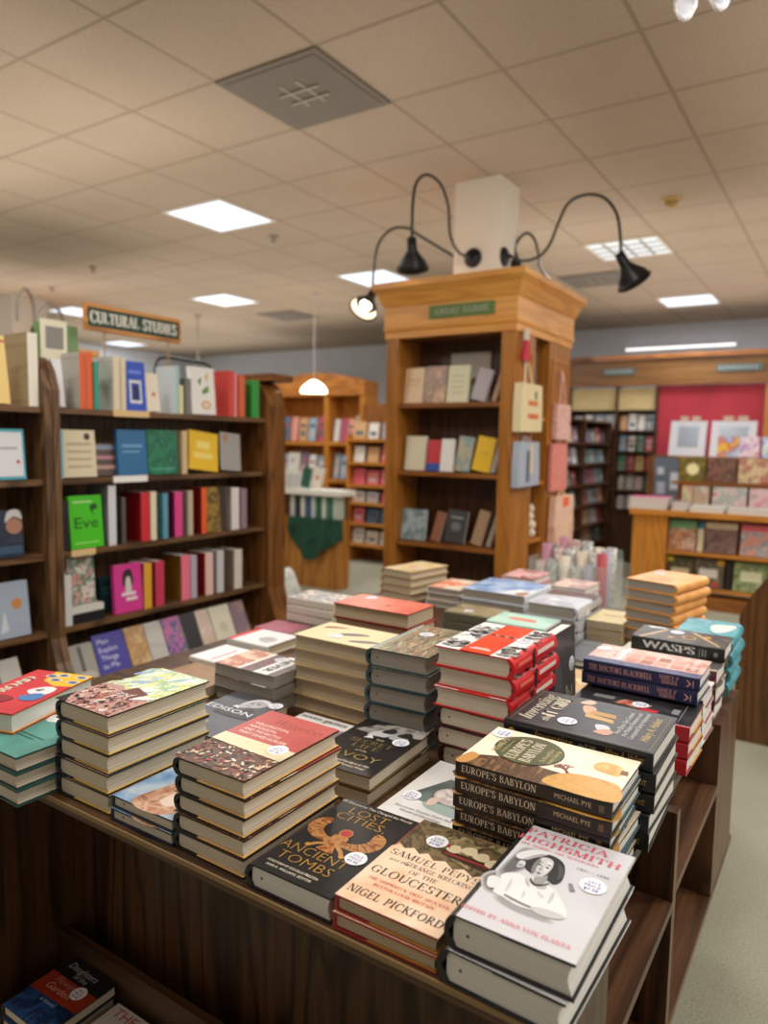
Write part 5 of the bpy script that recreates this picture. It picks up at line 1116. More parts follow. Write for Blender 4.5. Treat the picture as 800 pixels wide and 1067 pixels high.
# clear bin of wrapping paper
PL = None
def clear_mat():
    m, nt, b = _new('clear_plastic'); b.inputs['Base Color'].default_value = srgb('d8e4de'); b.inputs['Roughness'].default_value = .15; b.inputs['Alpha'].default_value = .14
    return m
PL = clear_mat()
bn = empty('clear_plastic_bin', (-1.25, 3.85, .40), 0, 'clear plastic bin holding wrapping paper rolls beside the oak tower', 'bin')
for nm, b in (('side_wall', (-.215, -.209, -.15, .15, .0125, .52)), ('side_wall', (.209, .215, -.15, .15, .0125, .52)), ('front_wall', (-.2085, .2085, -.15, -.144, .0125, .50)), ('back_wall', (-.2085, .2085, .144, .15, .0125, .56)), ('bin_floor', (-.215, .215, -.15, .15, 0, .012))): MB().box(*b, PL).build(nm, bn)
st = empty('low_stool', (-1.25, 3.85, 0), 0, 'low wooden stand under the clear wrapping paper bin', 'stand')
MB().box(-.23, .23, -.16, .16, .37, .399, dk('x')).build('seat', st)
for sx in (-1, 1):
    for sy in (-1, 1): MB().box(sx*.2-.02, sx*.2+.02, sy*.13-.02, sy*.13+.02, 0, .3695, dk('z')).build('leg', st)
rc = [(paint('wrap_floral_pink', ['b8a098', 'd0c4b4', '986870', 'c4b8a8'], 60, 2, .3), 'pink floral'), (paint('wrap_floral_grey', ['8c8a84', 'd8d4c8', '6c6a64', 'c8b4ac'], 60, 2, .3), 'grey floral'), (M('58806c', .5), 'sage green'), (M('b0788a', .5), 'rose pink'), (paint('wrap_cream', ['e0d8c4', 'c8b8a0', 'ece4d4'], 50, 2, .3), 'cream patterned'), (M('a83c44', .5), 'scarlet'), (M('2f6c64', .5), 'dark teal'), (paint('wrap_stripe', ['e4e0d8', '707878', 'd8d0c4'], 70, 1, .1), 'grey striped'), (M('a09cac', .5), 'lavender'), (M('d8843c', .5), 'orange')]
rr = random.Random(3); k = 0
for j in range(3):
    for i in range(6):
        m, nm = rc[(k*7+j) % len(rc)]; x = -1.25-.165+i*.066; y = 3.76+j*.085; h = .46+rr.uniform(0, .09)+.03*j; r_ = .026+rr.uniform(0, .004)
        q = MB().lathe([(.001, 0), (r_, 0), (r_, h), (r_*.5, h), (r_*.5, h-.02), (.001, h-.02)], m, 14).build('gift_wrap_roll'); q.location = (x, y, .4135)
        tag(q, '%s gift wrap roll in the clear bin, %s row, %s from left' % (nm, ['front', 'middle', 'rear'][j], ORD[i]), 'wrapping paper', 'gift wrap rolls in the clear bin'); k += 1
# ------------------------------------------------------------------ generic background shelving with single-mesh books
MUT = ['8c98a8', 'c8ccd0', '5c7490', 'd8d4c8', 'a04c44', '3c5870', 'b8a890', '6c8c84', 'c89c6c', 'e0dcd4', '7c6c84', '486078', 'b06c64', 'd0b8a0', '30485c', '98a8b4']
CN = dict(zip(MUT, ['slate blue', 'pale grey', 'steel blue', 'off-white', 'brick red', 'dark blue', 'tan', 'sea green', 'ochre', 'white', 'dull violet', 'navy', 'dusty red', 'beige', 'midnight blue', 'sky grey']))
PAL2 = ['d8606c', 'e8d0c8', 'c84858', 'e8c878', '6c9c84', 'd8d8d4', 'b8506c', 'e09888', '8cacc0', 'e4e0dc']
CN.update(dict(zip(PAL2, ['coral pink', 'blush', 'rose red', 'soft yellow', 'leaf green', 'silver', 'plum', 'salmon', 'powder blue', 'ivory'])))
rb = random.Random(21)
def mini(w, h, t, c):
    art = [R(.15, .60, .85, .72, M(rb.choice(['e0dcd4', '38444c', 'c8a878', 'a85850']), .5)), R(.2, .2, .8, .45, M(rb.choice(['b8b4ac', '50606c', 'd0b8a0', '8c6c5c']), .5))]
    return shelf_book('book', w, h, t, M(c, .45), art=art if rb.random() < .75 else (), parts=False)
def row_books(p0, p1, z, face, h, pal, where, n, depth_in=.05, wv=.8, tilt=.15):
    """n face-out books between two floor points, standing on height z"""
    p0, p1 = Vector((p0[0], p0[1], 0)), Vector((p1[0], p1[1], 0)); f = Vector((face[0], face[1], 0)); L_ = (p1-p0).length/n
    for i in range(n):
        c = pal[rb.randrange(len(pal))]; w = L_*rb.uniform(wv-.15, wv+.1); hh = h*rb.uniform(.82, 1.0)
        o = mini(w, hh, .02, c); p = p0.lerp(p1, (i+.5)/n)-f*(depth_in+hh*math.sin(tilt)*.0)
        stand(o, (p.x, p.y, z+.004), face, 'face', tilt, hh)
        tag(o, '%s book, %s from left, %s' % (CN[c], ORD[i], where), 'book')
DBO = ('dark_brown_oak', '2a190c', '4a2e18', '583820')  # darker brown wood of the background bookcases
def sk(ax): return wood(*DBO, axis=ax, scale=6, amt=.6)
# right back: bay wall facing +x, then wall bookcase
def bx_at(mb_o, name, b, m, parent):
    return MB().box(b[0]-mb_o[0], b[1]-mb_o[0], b[2]-mb_o[1], b[3]-mb_o[1], b[4], b[5], m).build(name, parent)
cb = empty('corner_bookcase', (-2.85, 8.55, 0), 0, 'dark side bookcase of many face-out books right behind the oak tower', 'bookcase'); co = (-2.85, 8.55)
ZS = [1.55, 1.30, 1.05, .80, .55, .31]
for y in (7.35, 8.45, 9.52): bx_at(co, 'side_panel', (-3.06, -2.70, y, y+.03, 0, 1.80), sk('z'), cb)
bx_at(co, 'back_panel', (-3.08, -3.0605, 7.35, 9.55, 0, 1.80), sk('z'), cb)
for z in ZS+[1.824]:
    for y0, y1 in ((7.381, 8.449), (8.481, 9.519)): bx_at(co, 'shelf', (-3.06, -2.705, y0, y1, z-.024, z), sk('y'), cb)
CRP = M('c8b888', .6)
for i, z in enumerate(ZS):
    row_books((-2.74, 7.42), (-2.74, 8.43), z, (1, 0), .19, MUT, '%s shelf of left bay behind the tower' % ORD[i], 5)
    row_books((-2.74, 8.50), (-2.74, 9.50), z, (1, 0), .19, MUT, '%s shelf of corner bay behind the tower' % ORD[i], 5)
wb = empty('wall_bookcase', (-2.42, 9.75, 0), 0, 'dark bookcase against the far wall left of the red panel', 'bookcase'); wo = (-2.42, 9.75)
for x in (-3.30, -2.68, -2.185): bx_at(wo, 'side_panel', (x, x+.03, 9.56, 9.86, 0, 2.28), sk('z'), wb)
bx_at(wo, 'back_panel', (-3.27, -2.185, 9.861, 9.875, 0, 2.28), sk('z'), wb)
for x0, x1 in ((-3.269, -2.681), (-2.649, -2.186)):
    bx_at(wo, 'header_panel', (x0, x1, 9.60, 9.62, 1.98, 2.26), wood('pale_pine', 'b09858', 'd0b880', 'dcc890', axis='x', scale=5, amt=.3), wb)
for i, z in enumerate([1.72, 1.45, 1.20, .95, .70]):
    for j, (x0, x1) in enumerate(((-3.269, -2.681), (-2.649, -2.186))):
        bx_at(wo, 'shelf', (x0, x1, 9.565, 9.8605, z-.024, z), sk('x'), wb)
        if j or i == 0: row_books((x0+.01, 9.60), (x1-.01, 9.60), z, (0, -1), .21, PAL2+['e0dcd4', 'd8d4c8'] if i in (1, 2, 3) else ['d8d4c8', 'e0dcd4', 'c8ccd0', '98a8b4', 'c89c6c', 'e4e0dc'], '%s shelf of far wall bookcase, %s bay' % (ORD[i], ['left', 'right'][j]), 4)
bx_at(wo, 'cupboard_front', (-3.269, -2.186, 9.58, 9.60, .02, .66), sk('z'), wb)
cn = empty('wooden_fascia', (-1.0, 9.7, 0), 0, 'long wooden fascia with dark category plates along the far right wall', 'fascia'); fo = (-1.0, 9.7)
bx_at(fo, 'fascia_board', (-3.6, 3.0, 9.50, 9.53, 2.31, 2.62), wood('fascia_oak', '5c3a18', '80582c', '8e6436', axis='x', scale=4, amt=.4), cn)
bx_at(fo, 'top_moulding', (-3.6, 3.0, 9.46, 9.53, 2.621, 2.67), dk('x'), cn)
bx_at(fo, 'lower_moulding', (-3.6, 3.0, 9.47, 9.53, 2.285, 2.309), dk('x'), cn)
cn.location.y += .07
GPM = M('5c6c6c', .5)
for xa, xb in ((-2.86, -2.45), (-1.50, -1.0)):
    mb = MB().box(xa-fo[0], xb-fo[0], 9.49-fo[1], 9.4995-fo[1], 2.43, 2.51, GPM); n_ = 9
    for i in range(n_):
        x_ = xa+.03+i*(xb-xa-.06)/n_; mb.poly([(x_-fo[0], 9.4895-fo[1], 2.45), (x_-fo[0]+.02, 9.4895-fo[1], 2.45), (x_-fo[0]+.02, 9.4895-fo[1], 2.49), (x_-fo[0], 9.4895-fo[1], 2.49)], M('a8b4b0', .5))
    mb.build('category_plate', cn)
rp = MB().box(-2.15, -.96, 9.60, 9.62, 0, 2.28, paint('red_board', ['b02c3c', 'bc3444', 'a82838'], 1.5, 2, .1, rough=.6)).build('red_display_board'); tag(rp, 'large plain red display board on the far right wall', 'board')
po = empty('wall_post', (-.92, 9.58, 0), 0, 'wooden post at the right end of the red board', 'post'); MB().box(-.03, .03, -.03, .03, 0, 2.28, ok('z')).build('shaft', po)
gb = MB().box(-1.96, -1.60, 8.70, 8.72, 0, 1.40, M('68727e', .5)); draw(gb, [R(.1, .86, .3, .92, M('c8d0d8', .5)), R(.5, .74, .75, .88, M('d0d8e0', .5)), R(.1, .70, .35, .80, M('b8c0cc', .5))], .36, 1.40, lambda a, b, k: (-1.96+a, 8.6995-k, b))
tag(gb.build('grey_poster_board'), 'slate grey poster board with white notes behind the oak counter', 'board')
# white framed screens on the counter back
for i, (xa, xb) in enumerate(((-1.86, -1.47), (-1.42, -.96))):
    t = empty('screen_display', ((xa+xb)/2, 8.9, 1.42), 0, 'white framed tilted grey screen before the red board, %s of the two' % ('left' if i == 0 else 'right'), 'screen')
    w = (xb-xa)/2
    fr = MB(); q = .05
    pr = lambda x0, x1, z0, z1, y, m: fr.add([(x0, y+z0*.25, z0), (x1, y+z0*.25, z0), (x1, y+z1*.25, z1), (x0, y+z1*.25, z1), (x0, y+.03+z0*.25, z0), (x1, y+.03+z0*.25, z0), (x1, y+.03+z1*.25, z1), (x0, y+.03+z1*.25, z1)], [(0, 1, 2, 3), (4, 5, 6, 7), (0, 1, 5, 4), (2, 3, 7, 6), (0, 3, 7, 4), (1, 2, 6, 5)], m)
    pr(-w, w, 0, .40, 0, M('d8dce4', .4)); fr.build('screen_frame', t)
    fr = MB(); pr(-w+.09, w-.08, .10, .34, -.003, M('98a4b0', .25)); fr.build('screen_glass', t)
    fr = MB(); fr.box(-w*.5, -w*.05, .10, .11, .405, .455, M('e0ccb4', .5)); fr.box(w*.15, w*.6, .10, .11, .405, .455, M('e0ccb4', .5)); fr.build('header_card', t)
sb = empty('back_counter', (-1.3, 8.95, 0), 0, 'plain back counter carrying the two white screens', 'counter'); MB().box(-.75, 1.2, -.18, .35, 0, 1.419, dk('z')).build('counter_body', sb); MB().box(-.77, 1.22, -.20, .36, 1.4195, 1.4197+.0001, dk('x')).build('counter_top', sb)

# oak counter with open shelves -------------------------------------------------
kx0, kx1, ky0, ky1 = -1.82, .6, 7.3, 8.1
ko = (-.6, 7.7)
kc = empty('oak_counter', (-.6, 7.7, 0), 0, 'honey oak counter with open book shelves at the right, piled with books', 'counter')
bx_at(ko, 'end_cupboard', (kx0, -1.50, ky0, ky1, .12, .86), ok('z'), kc)
bx_at(ko, 'counter_top', (kx0-.03, kx1, ky0-.03, ky1+.02, .861, .915), ok('x'), kc)
bx_at(ko, 'back_panel', (-1.4995, kx1, 7.62, 7.64, .12, .8605), dk('z'), kc)
bx_at(ko, 'shelf', (-1.4995, kx1, ky0, 7.6195, .50, .526), ok('x'), kc)
bx_at(ko, 'shelf', (-1.4995, kx1, ky0, 7.6195, .165, .19), ok('x'), kc)
bx_at(ko, 'plinth', (kx0+.03, kx1, ky0-.04, ky0+.2, 0, .119), dk('x'), kc)
bx_at(ko, 'riser_shelf', (-1.55, kx1, 7.62, 7.95, 1.155, 1.18), dk('x'), kc)
bx_at(ko, 'riser_back', (-1.55, kx1, 7.951, 7.965, .916, 1.40), dk('z'), kc)
def kbook(px0, px1, pt, z, y, col, cname, art=(), where='', h=None, tilt=.12):
    xa, xb = ony(px0, 560, y)[0], ony(px1, 560, y)[0]
    if z < .9: xa = max(xa, -1.488)
    h = h or min(.29 if z > .5 else .27, ony((px0+px1)/2, pt, y)[2]-z)
    if z > 1.1: h = min(h, .26)
    cm = M(col, .45) if isinstance(col, str) else col
    o = shelf_book('book', xb-xa, h, .03, cm, art=art, parts=False); stand(o, ((xa+xb)/2, y, z+.004), (0, -1), 'face', tilt, h)
    return tag(o, '%s book %s of the oak counter' % (cname, where), 'book')
fest = paint('printed_orange_crowd', ['b86c3c', 'e0a878', '8c4c34', 'd8c0a8', 'a85c44'], 22, 3, .6)
kbook(695, 725, 541, .527, 7.38, fest, 'green-topped orange picture', [R(0, .72, 1, 1, M('6c9c6c', .45))], 'face-out on the middle shelf')
kbook(727, 733, 543, .527, 7.38, 'd8c8a8', 'cream teal-topped narrow', [R(0, .75, 1, 1, M('2c6c7c', .45))], 'on the middle shelf')
kbook(735, 768, 545, .527, 7.38, paint('printed_dusk', ['4c3c40', '6c5450', '8c6c60', '3c3038'], 22, 3, .5), 'dusk-coloured cream-topped', [R(0, .80, 1, 1, M('d0bc98', .45))], 'face-out on the middle shelf')
kbook(772, 806, 546, .527, 7.38, paint('printed_rose_mix', ['c8606c', 'd89c84', '7c8c9c', 'e0c0a8'], 18, 3, .6), 'rose red mixed', [R(0, .78, 1, 1, M('d8606c', .45))], 'at the right of the middle shelf')
kbook(812, 850, 546, .527, 7.38, '5c7c9c', 'steel blue', (), 'at the far right of the middle shelf')
labelm = M('dcc8a4', .5)
kbook(695, 724, 576, .191, 7.38, paint('printed_moss', ['4c4430', '6c6444', '3c3828', '8c7c5c'], 18, 3, .5), 'moss brown cream-labelled', [R(.15, .30, .85, .60, labelm), E(.1, .9, .14, M('d8c030', .5), .1)], 'at the left of the low shelf')
kbook(726, 756, 578, .191, 7.38, paint('printed_bracken', ['5c4c3c', '7c7058', '443c30', '9c8c70'], 18, 3, .5), 'bracken brown white-labelled', [R(.15, .36, .80, .66, M('e4e0d4', .5)), E(.9, .9, .14, M('d8a030', .5), .1), R(.6, .05, .85, .2, M('b83c3c', .5))], 'on the low shelf')
kbook(759, 764, 580, .191, 7.38, '1c1a1c', 'narrow black', (), 'on the low shelf')
kbook(767, 802, 582, .191, 7.38, paint('printed_meadow', ['7c8c5c', '9cac78', '5c6c44', 'c0c8a0'], 18, 3, .5), 'meadow green cream-labelled', [R(.2, .35, .85, .70, M('dce0b8', .5))], 'at the right of the low shelf')
kbook(808, 845, 582, .191, 7.38, 'a89078', 'tan', (), 'at the far right of the low shelf')
# piles on top of the counter
def pile(px0, px1, z, y0, y1, cols, names, where):
    xa, xb = ony(px0, 525, y0)[0], ony(px1, 525, y0)[0]
    zz = z
    for i, (c, nm) in enumerate(zip(cols, names)):
        o = shelf_book('book', y1-y0, xb-xa, .028, M(c, .45) if isinstance(c, str) else c, parts=False)
        o.location = ((xa+xb)/2+.01*((i % 2)-.5), (y0+y1)/2, zz+.0006); o.rotation_euler = (0, 0, -PI/2); zz += .029
        tag(o, '%s book lying flat %s' % (nm, where), 'book')
pile(655, 695, .916, 7.32, 7.55, ['8c9c8c', 'b8b4a8', 'd0a0a0', 'c84880'], ['bottom grey-green', 'second lowest grey', 'third pale rose', 'topmost magenta'], 'in the left pile on the oak counter')
pile(700, 716, .916, 7.31, 7.5, ['a88c8c', 'b8a0a4', '8c6c74'], ['bottom mauve', 'middle mauve-grey', 'top dark mauve'], 'in the second pile on the oak counter')
pile(719, 755, .916, 7.30, 7.5, ['dcd8d0', 'c8c8c0'], ['lower white', 'upper pale grey'], 'in the third pile on the oak counter')
pile(758, 815, .916, 7.30, 7.5, ['d0ccc4', 'bcb8b0'], ['lower stone-coloured', 'upper stone grey'], 'in the right pile on the oak counter')
for px0, px1, cols, nm, lb_ in ((708, 719, ['8c8c70', 'c8b890', 'b05068'], 'khaki plum', 'a'), (720, 736, ['c8a06c', '9c8c80', 'd8c8b0'], 'sandy', 'b'), (740, 775, ['d8a0a0', '8c9c94', 'c8b8b0', 'b86c78'], 'pink-topped grey', 'c'), (778, 820, ['b86878', 'd0b0b0', '9c8c8c'], 'plum pink', 'd')):
    kbook(px0, px1, 503, .916, 7.56, paint('printed_mix_'+lb_, cols, 16, 3, .6), nm, (), 'standing behind the flat piles on top', .225, .1)
for px0, px1, cols, nm, lb_ in ((705, 731, ['4c4420', '8c7c2c', '3c3c1c', 'a88c3c'], 'olive gold', 'e'), (733, 762, ['4c342c', '8c5c4c', '3c2c28', 'a87c64'], 'umber floral', 'f'), (765, 812, ['b89c78', 'd0b890', '9c7c5c', 'c84c5c'], 'tan picture', 'g')):
    kbook(px0, px1, 466, 1.181, 7.72, paint('boxed_'+lb_, cols, 20, 3, .6), nm, [E(.5, .5, .25, M('e0d8a0', .5), .25)] if lb_ == 'e' else (), 'or boxed game on the riser', .235, .08)
for px0, px1, cols, nm, lb_ in ((742, 763, ['e08c3c', 'e8d04c', 'd84c3c', '8cb0d8', 'e8e0d0'], 'orange and yellow', 'h'), (765, 785, ['5c70b8', 'd8b0c8', 'e8e4e8', 'c84c5c'], 'blue and pink', 'i'), (788, 812, ['7cc08c', 'e4e8ec', '8ca8d8', '58b868'], 'green and white', 'j')):
    kbook(px0, px1, 435, 1.425, 7.90, paint('bright_'+lb_, cols, 18, 3, .5), nm, (), 'standing highest on the riser top', .20, .05)
bx_at(ko, 'riser_top', (-1.55, kx1, 7.80, 7.964, 1.401, 1.424), dk('x'), kc)
# dark gondola end at the right picture edge
t = empty('wooden_gondola', (.2, 4.4, 0), 0, 'dark wooden display stand with sloping side at the right picture edge', 'stand')
mb = MB(); mb.prism([(-.66, 0), (.9, 0), (.9, 1.5), (.05, 1.5), (-.13, 1.45), (-.61, .78), (-.66, .66)], 'y', -.30, -.268, wood('gondola_oak', '3c2410', '5c3a1a', '6e4824', axis='z', scale=4)); mb.build('end_panel', t)
mb = MB(); mb.prism([(-.62, .02), (.88, .02), (.88, 1.46), (.05, 1.46), (-.10, 1.42), (-.57, .76), (-.62, .64)], 'y', -.267, .8, dk('x')); mb.build('body', t)

# ------------------------------------------------------------------ left background
lbc = empty('oak_wall_bookcase', (-6.0, 8.0, 0), 0, 'honey oak bookcase with curved pediment in the far left background', 'bookcase'); lo_ = (-6.0, 8.0)
xs = [-6.95, -6.03, -5.44]
for x in xs: bx_at(lo_, 'upright', (x-.04, x+.04, 7.8, 8.1, 0, 2.12), ok('z'), lbc)
bx_at(lo_, 'back_panel', (-6.95, -5.44, 8.101, 8.115, 0, 2.3), ok('z'), lbc)
mb = MB(); pts = [(-1.0+1.6*i/16, 2.30+.13*math.sin(PI*i/16)) for i in range(17)]
mb.prism([(-1.0, 2.121)]+pts+[(.6, 2.121)], 'y', -.22, .10, wood('pediment_oak', '8a4c12', 'b87024', 'c8843c', axis='x', scale=5)); mb.build('pediment', lbc)
for i, z in enumerate([1.51, 1.01, .52]):
    for j, (xa, xb) in enumerate(((-6.909, -6.071), (-5.989, -5.481))):
        bx_at(lo_, 'shelf', (xa, xb, 7.8, 8.1005, z-.05, z), ok('x'), lbc)
        row_books((xa+.02, 7.83), (xb-.02, 7.83), z, (0, -1), .36, PAL2+MUT, '%s shelf, %s bay, far oak bookcase' % (ORD[i], ['left', 'right'][j]), 5 if j == 0 else 4)
nb = empty('narrow_bookcase', (-5.2, 7.6, 0), 0, 'narrow stepped bookcase just left of the oak tower in the background', 'bookcase'); no_ = (-5.2, 7.6)
for x in (-5.40, -4.72): bx_at(no_, 'side_panel', (x, x+.03, 7.4, 7.75, .0, 1.60 if x < -5 else 2.0), ok('z'), nb)
bx_at(no_, 'back_panel', (-5.40, -4.69, 7.751, 7.765, 0, 2.0), dk('z'), nb)
for i, z in enumerate([1.55, 1.26, .98, .76, .50, .24]):
    bx_at(no_, 'shelf', (-5.369, -4.721, 7.4, 7.7505, z-.03, z), ok('x'), nb)
    row_books((-5.36, 7.44), (-4.73, 7.44), z, (0, -1), [.24, .22, .21, .15, .19, .19][i], ['d8d4c8', 'c8ccd0', 'd8606c', '486078', 'e0dcd4', 'c89c6c', '8c98a8'], '%s shelf of the narrow bookcase' % ORD[i], 3)
wp = MB().box(-7.25, -7.0, 7.6, 7.75, 0, 2.25, M('b4b4b4', .7)).build('grey_pillar'); tag(wp, 'pale grey pillar at the left end of the far oak bookcase', 'pillar')
# pendant lamp
t = empty('pendant_lamp', (-5.445, 6.8, HC), 0, 'white glowing dome pendant lamp in the left background', 'lamp'); zz = 2.085-HC
MB().lathe([(.16, zz), (.155, zz+.035), (.12, zz+.085), (.06, zz+.13), (.03, zz+.145)], M('fff4dc', .5, emit=3.2), 24).build('lamp_shade', t)
MB().tube([(0, 0, zz+.14), (0, 0, -.02)], .006, M('b8b0a4', .5), 6).build('rod', t); MB().lathe([(.05, -.0006), (.05, -.02), (.01, -.03)], M('b8b0a4', .5), 14).build('canopy', t)
t = empty('hanging_rod', (ony(206, 360, 7.2)[0], 7.2, HC), 0, 'thin rod hanging from the ceiling behind the bookcase, right of the green sign', 'rod')
MB().tube([(0, 0, -1.05), (0, 0, -.02)], .009, M('8c8478', .5), 6).build('shaft', t); MB().lathe([(.05, -.0006), (.05, -.02), (.01, -.03)], M('8c8478', .5), 14).build('canopy', t)
# cabinet with green cloth
cbn = empty('oak_cabinet', (-4.68, 6.1, 0), 0, 'honey oak cabinet draped with dark green cloth in the left background', 'cabinet'); cbo = (-4.68, 6.1)
bx_at(cbo, 'cabinet_body', (-5.25, -4.36, 5.85, 6.05, 0, .72), wood('cabinet_oak', '7a4a18', 'a86c28', 'b87c34', axis='z', scale=4), cbn)
bx_at(cbo, 'cubby_back', (-5.25, -4.36, 6.0, 6.05, .721, .965), dk('z'), cbn)
bx_at(cbo, 'white_top', (-5.28, -4.31, 5.80, 6.08, .966, 1.02), M('e8e4d8', .5), cbn)
for i in range(9):
    c = ['c8ccc8', '2c3438', 'd8d4cc', '3c5c80', 'c8d0cc', '2f6c54', 'd0d8cc', '3c7c60', 'b8c4b8'][i]; nm = ['pale grey', 'black', 'white', 'blue', 'silver grey', 'green', 'milky', 'emerald', 'pale sage'][i]
    o = shelf_book('book', .13, .225, .05, M(c, .45), parts=False); stand(o, (-5.0+i*.070, 5.93, .7215), (0, -1), 'spine', 0, .225)
    tag(o, '%s spine in the row under the white cabinet top, %s from left' % (nm, ORD[i]), 'book')
def drape(name, x0, x1, y, ztop, low, m, desc):
    mb = MB(); n = 36; rows = 10; v = []
    for j in range(rows+1):
        for i in range(n+1):
            u = i/n; d = low(u)*j/rows; x = x0+(x1-x0)*u
            yy = y-.03-.028*math.sin(u*PI*7+.6*j/rows)*(j/rows*.8+.2)-.01*j/rows
            v.append((x, yy, ztop-d))
    f = [(j*(n+1)+i, j*(n+1)+i+1, (j+1)*(n+1)+i+1, (j+1)*(n+1)+i) for j in range(rows) for i in range(n)]
    mb.add(v, f, m, True); o = mb.build(name); tag(o, desc, 'cloth'); return o
GRN = paint('green_cloth', ['163c2c', '1e4a36', '12301f'], 8, 3, .4, rough=.9)
drape('green_cloth', -4.98, -4.27, 5.84, .735, lambda u: .10+.34*math.sin(PI*min(1, u*1.25+.0))**.8 if u < .62 else .10+.34*math.sin(PI*min(1, .775))**.8*(1-(u-.62)/.38*.55), GRN, 'dark green cloth swag hanging over the oak cabinet front')
drape('green_cloth', -5.27, -5.06, 5.83, .96, lambda u: .53+.03*math.sin(u*5), M('2f6c34', .9), 'brighter green cloth strip hanging at the cabinet left end')
o = shelf_book('book', .13, .20, .04, M('d8d8b8', .45), parts=False, art=[R(.08, .05, .9, .95, M('e0e0dc', .45)), E(.5, .6, .2, M('c8a0b0', .45))]); o = stand(o, (-5.02, 5.95, 1.19), (0, -1), 'face', .1, .20); tag(o, 'lime-edged white book standing on the dark pile on the cabinet', 'book')
zz = 1.0205
for i, (c, nm) in enumerate((('30384c', 'lowest navy'), ('4c5468', 'second slate'), ('3c4458', 'third ink blue'), ('5c6478', 'fourth grey-blue'), ('d8d4c8', 'topmost cream'))):
    o = shelf_book('book', .20, .20, .032, M(c, .45), parts=False); o.location = (-5.05, 5.94, zz); zz += .0335; o.rotation_euler = (0, 0, -PI/2); tag(o, '%s book in the pile on the white cabinet top' % nm, 'book')
for i, (x, c, nm, ln) in enumerate(((-4.84, '2c5c4c', 'bottle green', -.12), (-4.70, 'e4dccc', 'white orange-flecked', -.22))):
    o = shelf_book('book', .12, .21, .03, M(c, .45), parts=False, art=[E(.5, .5, .2, M('d8843c', .45))] if i else ()); stand(o, (x, 5.93, 1.022), (0, -1), 'face', .1, .21, ln); tag(o, '%s book leaning beside the pile on the cabinet' % nm, 'book')
# white plastic bag of magazines by the cabinet foot
mb = MB(); mb.lathe([(.001, 0), (.16, .0), (.19, .12), (.16, .30), (.10, .46), (.06, .50)], paint('crumpled_white', ['c8ccc4', 'e0e2dc', '9cb0a4'], 9, 4, 1.0, rough=.6), 14); o = mb.build('white_bag'); o.location = (-3.86, 4.42, 0); tag(o, 'crumpled white bag on the floor beside the dark bookcase end', 'bag')
# far-left tower with lamps, seen over the edge bookcase
ft = empty('far_oak_tower', (-8.55, 5.2, 0), 0, 'distant oak tower with lit cornice at the left picture edge', 'bookcase')
MB().box(-.35, .35, -.2, .35, 0, 2.35, dk('z')).build('tower_body', ft)
mb = MB(); mb.prism([(-.42, 2.351), (.42, 2.351), (.52, 2.45), (.60, 2.52), (.60, 2.58), (-.6, 2.58), (-.6, 2.52), (-.52, 2.45)], 'y', -.4, .5, wood('lamplit_cornice_oak', 'a05e1c', 'd88c34', 'e8a048', axis='x', scale=5)); mb.build('cornice', ft)  # reuses the cornice colour raised for lamp light
struct('trim_2', -9.4, -8.72, 5.05, 5.5, 2.581, HC, M('b8b0a4', .7))
GYA = M('8c8880', .4, .5)
for i, (pts, d) in enumerate((([(18, 335), (18, 315), (26, 301), (34, 315), (36, 340)], 'distant grey looping lamp arm at the far left, taller one'), ([(38, 340), (42, 326), (52, 318), (63, 326), (68, 345)], 'distant grey looping lamp arm at the far left, lower one'))):
    t = empty('gooseneck_lamp', ony(*pts[0], 4.7), 0, d, 'lamp'); b0 = Vector(t.location)
    mb = MB(); mb.tube(smooth_path([Vector(ony(px, py, 4.7))-b0 for px, py in pts], 6), .016, GYA, 6); mb.build('arm', t)
    MB().lathe([(.03, 0), (.04, -.05), (.1, -.14), (.11, -.18)], GYA if i else BKM, 16, Matrix.Translation(Vector(ony(*pts[-1], 4.7))-b0)).build('lamp_shade', t)

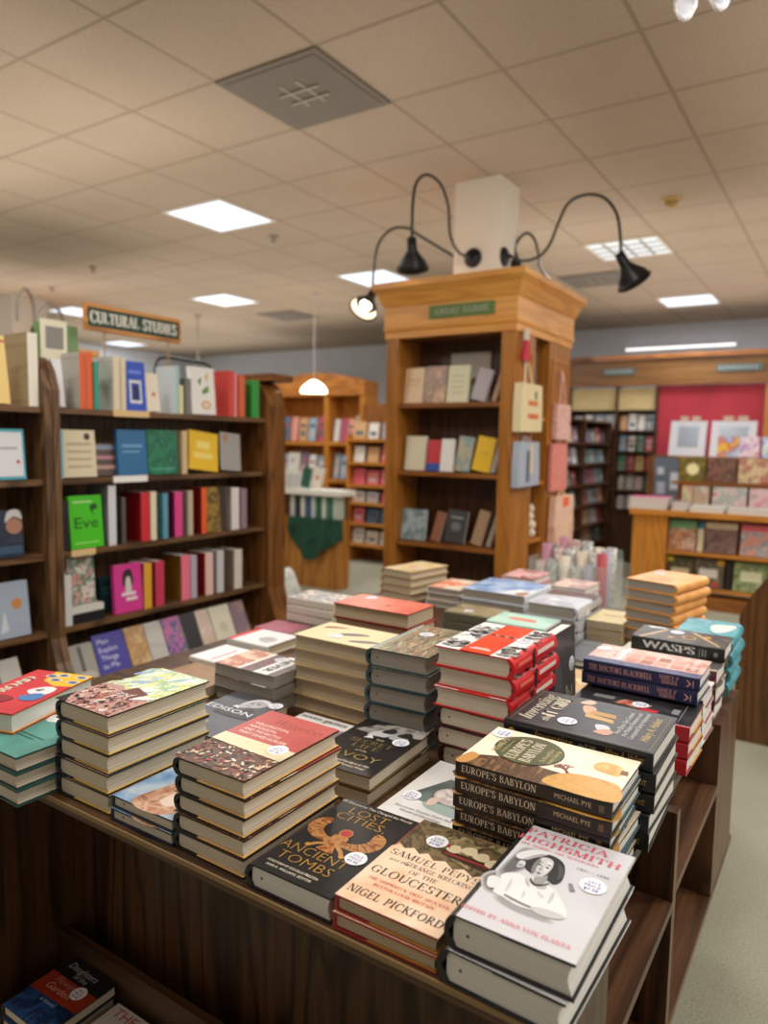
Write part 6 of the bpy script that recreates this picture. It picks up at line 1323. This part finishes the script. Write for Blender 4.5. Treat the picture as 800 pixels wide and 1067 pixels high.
# ------------------------------------------------------------------ lights
def area(x, y, z, sx, sy, e, col=(1, .97, .93), down=True):
    L_ = bpy.data.lights.new('panel_and_fill_light', 'AREA'); L_.shape = 'RECTANGLE'; L_.size = sx; L_.size_y = sy; L_.energy = e; L_.color = col
    o = bpy.data.objects.new('panel_and_fill_light', L_); COL.objects.link(o); o.location = (x, y, z)
    return o
for x, y in ((-4.225, 4.115), (-6.665, 6.565), (-1.785, 6.565), (-1.785, 9.2), (-4.35, 6.45), (-9.1, 6.2), (-11.0, 8.6)): area(x, y, HC-.03, .55, .55, 24, (.95, .97, 1))
for x, y, e in ((-.56, .76, 70), (-2.4, .76, 80), (-.56, 2.6, 90), (1.2, 2.6, 95), (1.2, 4.4, 110), (-4.2, 1.4, 130), (-6.6, 3.2, 80), (.6, 6.5, 120), (.6, 9.0, 110), (2.6, 1.4, 150), (2.6, 3.6, 110), (-2.4, -1.4, 25)): area(x, y, HC-.03, .6, .6, e*.26)
for x, y, s, e in ((-.6, -.6, 4, 34), (-5.0, 1.0, 4, 40), (-9.3, 3.2, 4, 42), (1.6, 3.4, 4, 36), (-3.4, 4.2, 4, 26), (-6.4, 6.6, 4, 36), (-1.0, 7.6, 4, 38), (-9.8, 8.2, 3.5, 30)):  # unseen upward fill, added to brighten the ceiling like bounced light
    o = area(x, y, 2.62, s, s, e, (1, .93, .85)); o.name = 'added_ceiling_fill'; o.rotation_euler = (PI, 0, 0)
w = bpy.data.worlds.new('ambient_fill_world'); bpy.context.scene.world = w; w.use_nodes = True
bg = w.node_tree.nodes['Background']; bg.inputs[0].default_value = (1.0, .93, .84, 1); bg.inputs[1].default_value = .50  # even warm fill added for brightness, entering by the open side
# ------------------------------------------------------------------ camera
cam = bpy.data.cameras.new('camera'); co_ = bpy.data.objects.new('camera', cam); COL.objects.link(co_)
cam.sensor_fit = 'HORIZONTAL'; cam.sensor_width = 36.0; cam.lens = F/800*36.0; cam.clip_start = .05; cam.clip_end = 60
right = Vector((AX[0], AY[0], AU[0])); upv = -Vector((AX[1], AY[1], AU[1])); back = -Vector((AX[2], AY[2], AU[2]))
mm = Matrix((right, upv, back)).transposed().to_4x4(); mm.translation = Vector((0, 0, CAMZ)); co_.matrix_world = mm
cam.dof.use_dof = True; cam.dof.focus_distance = 1.25; cam.dof.aperture_fstop = 3.6; cam.dof.aperture_blades = 0
bpy.context.scene.camera = co_
vs = bpy.context.scene.view_settings; vs.view_transform = 'Standard'; vs.look = 'None'; vs.exposure = 0.14; vs.gamma = 1.0
bpy.context.scene.cycles.use_denoising = True
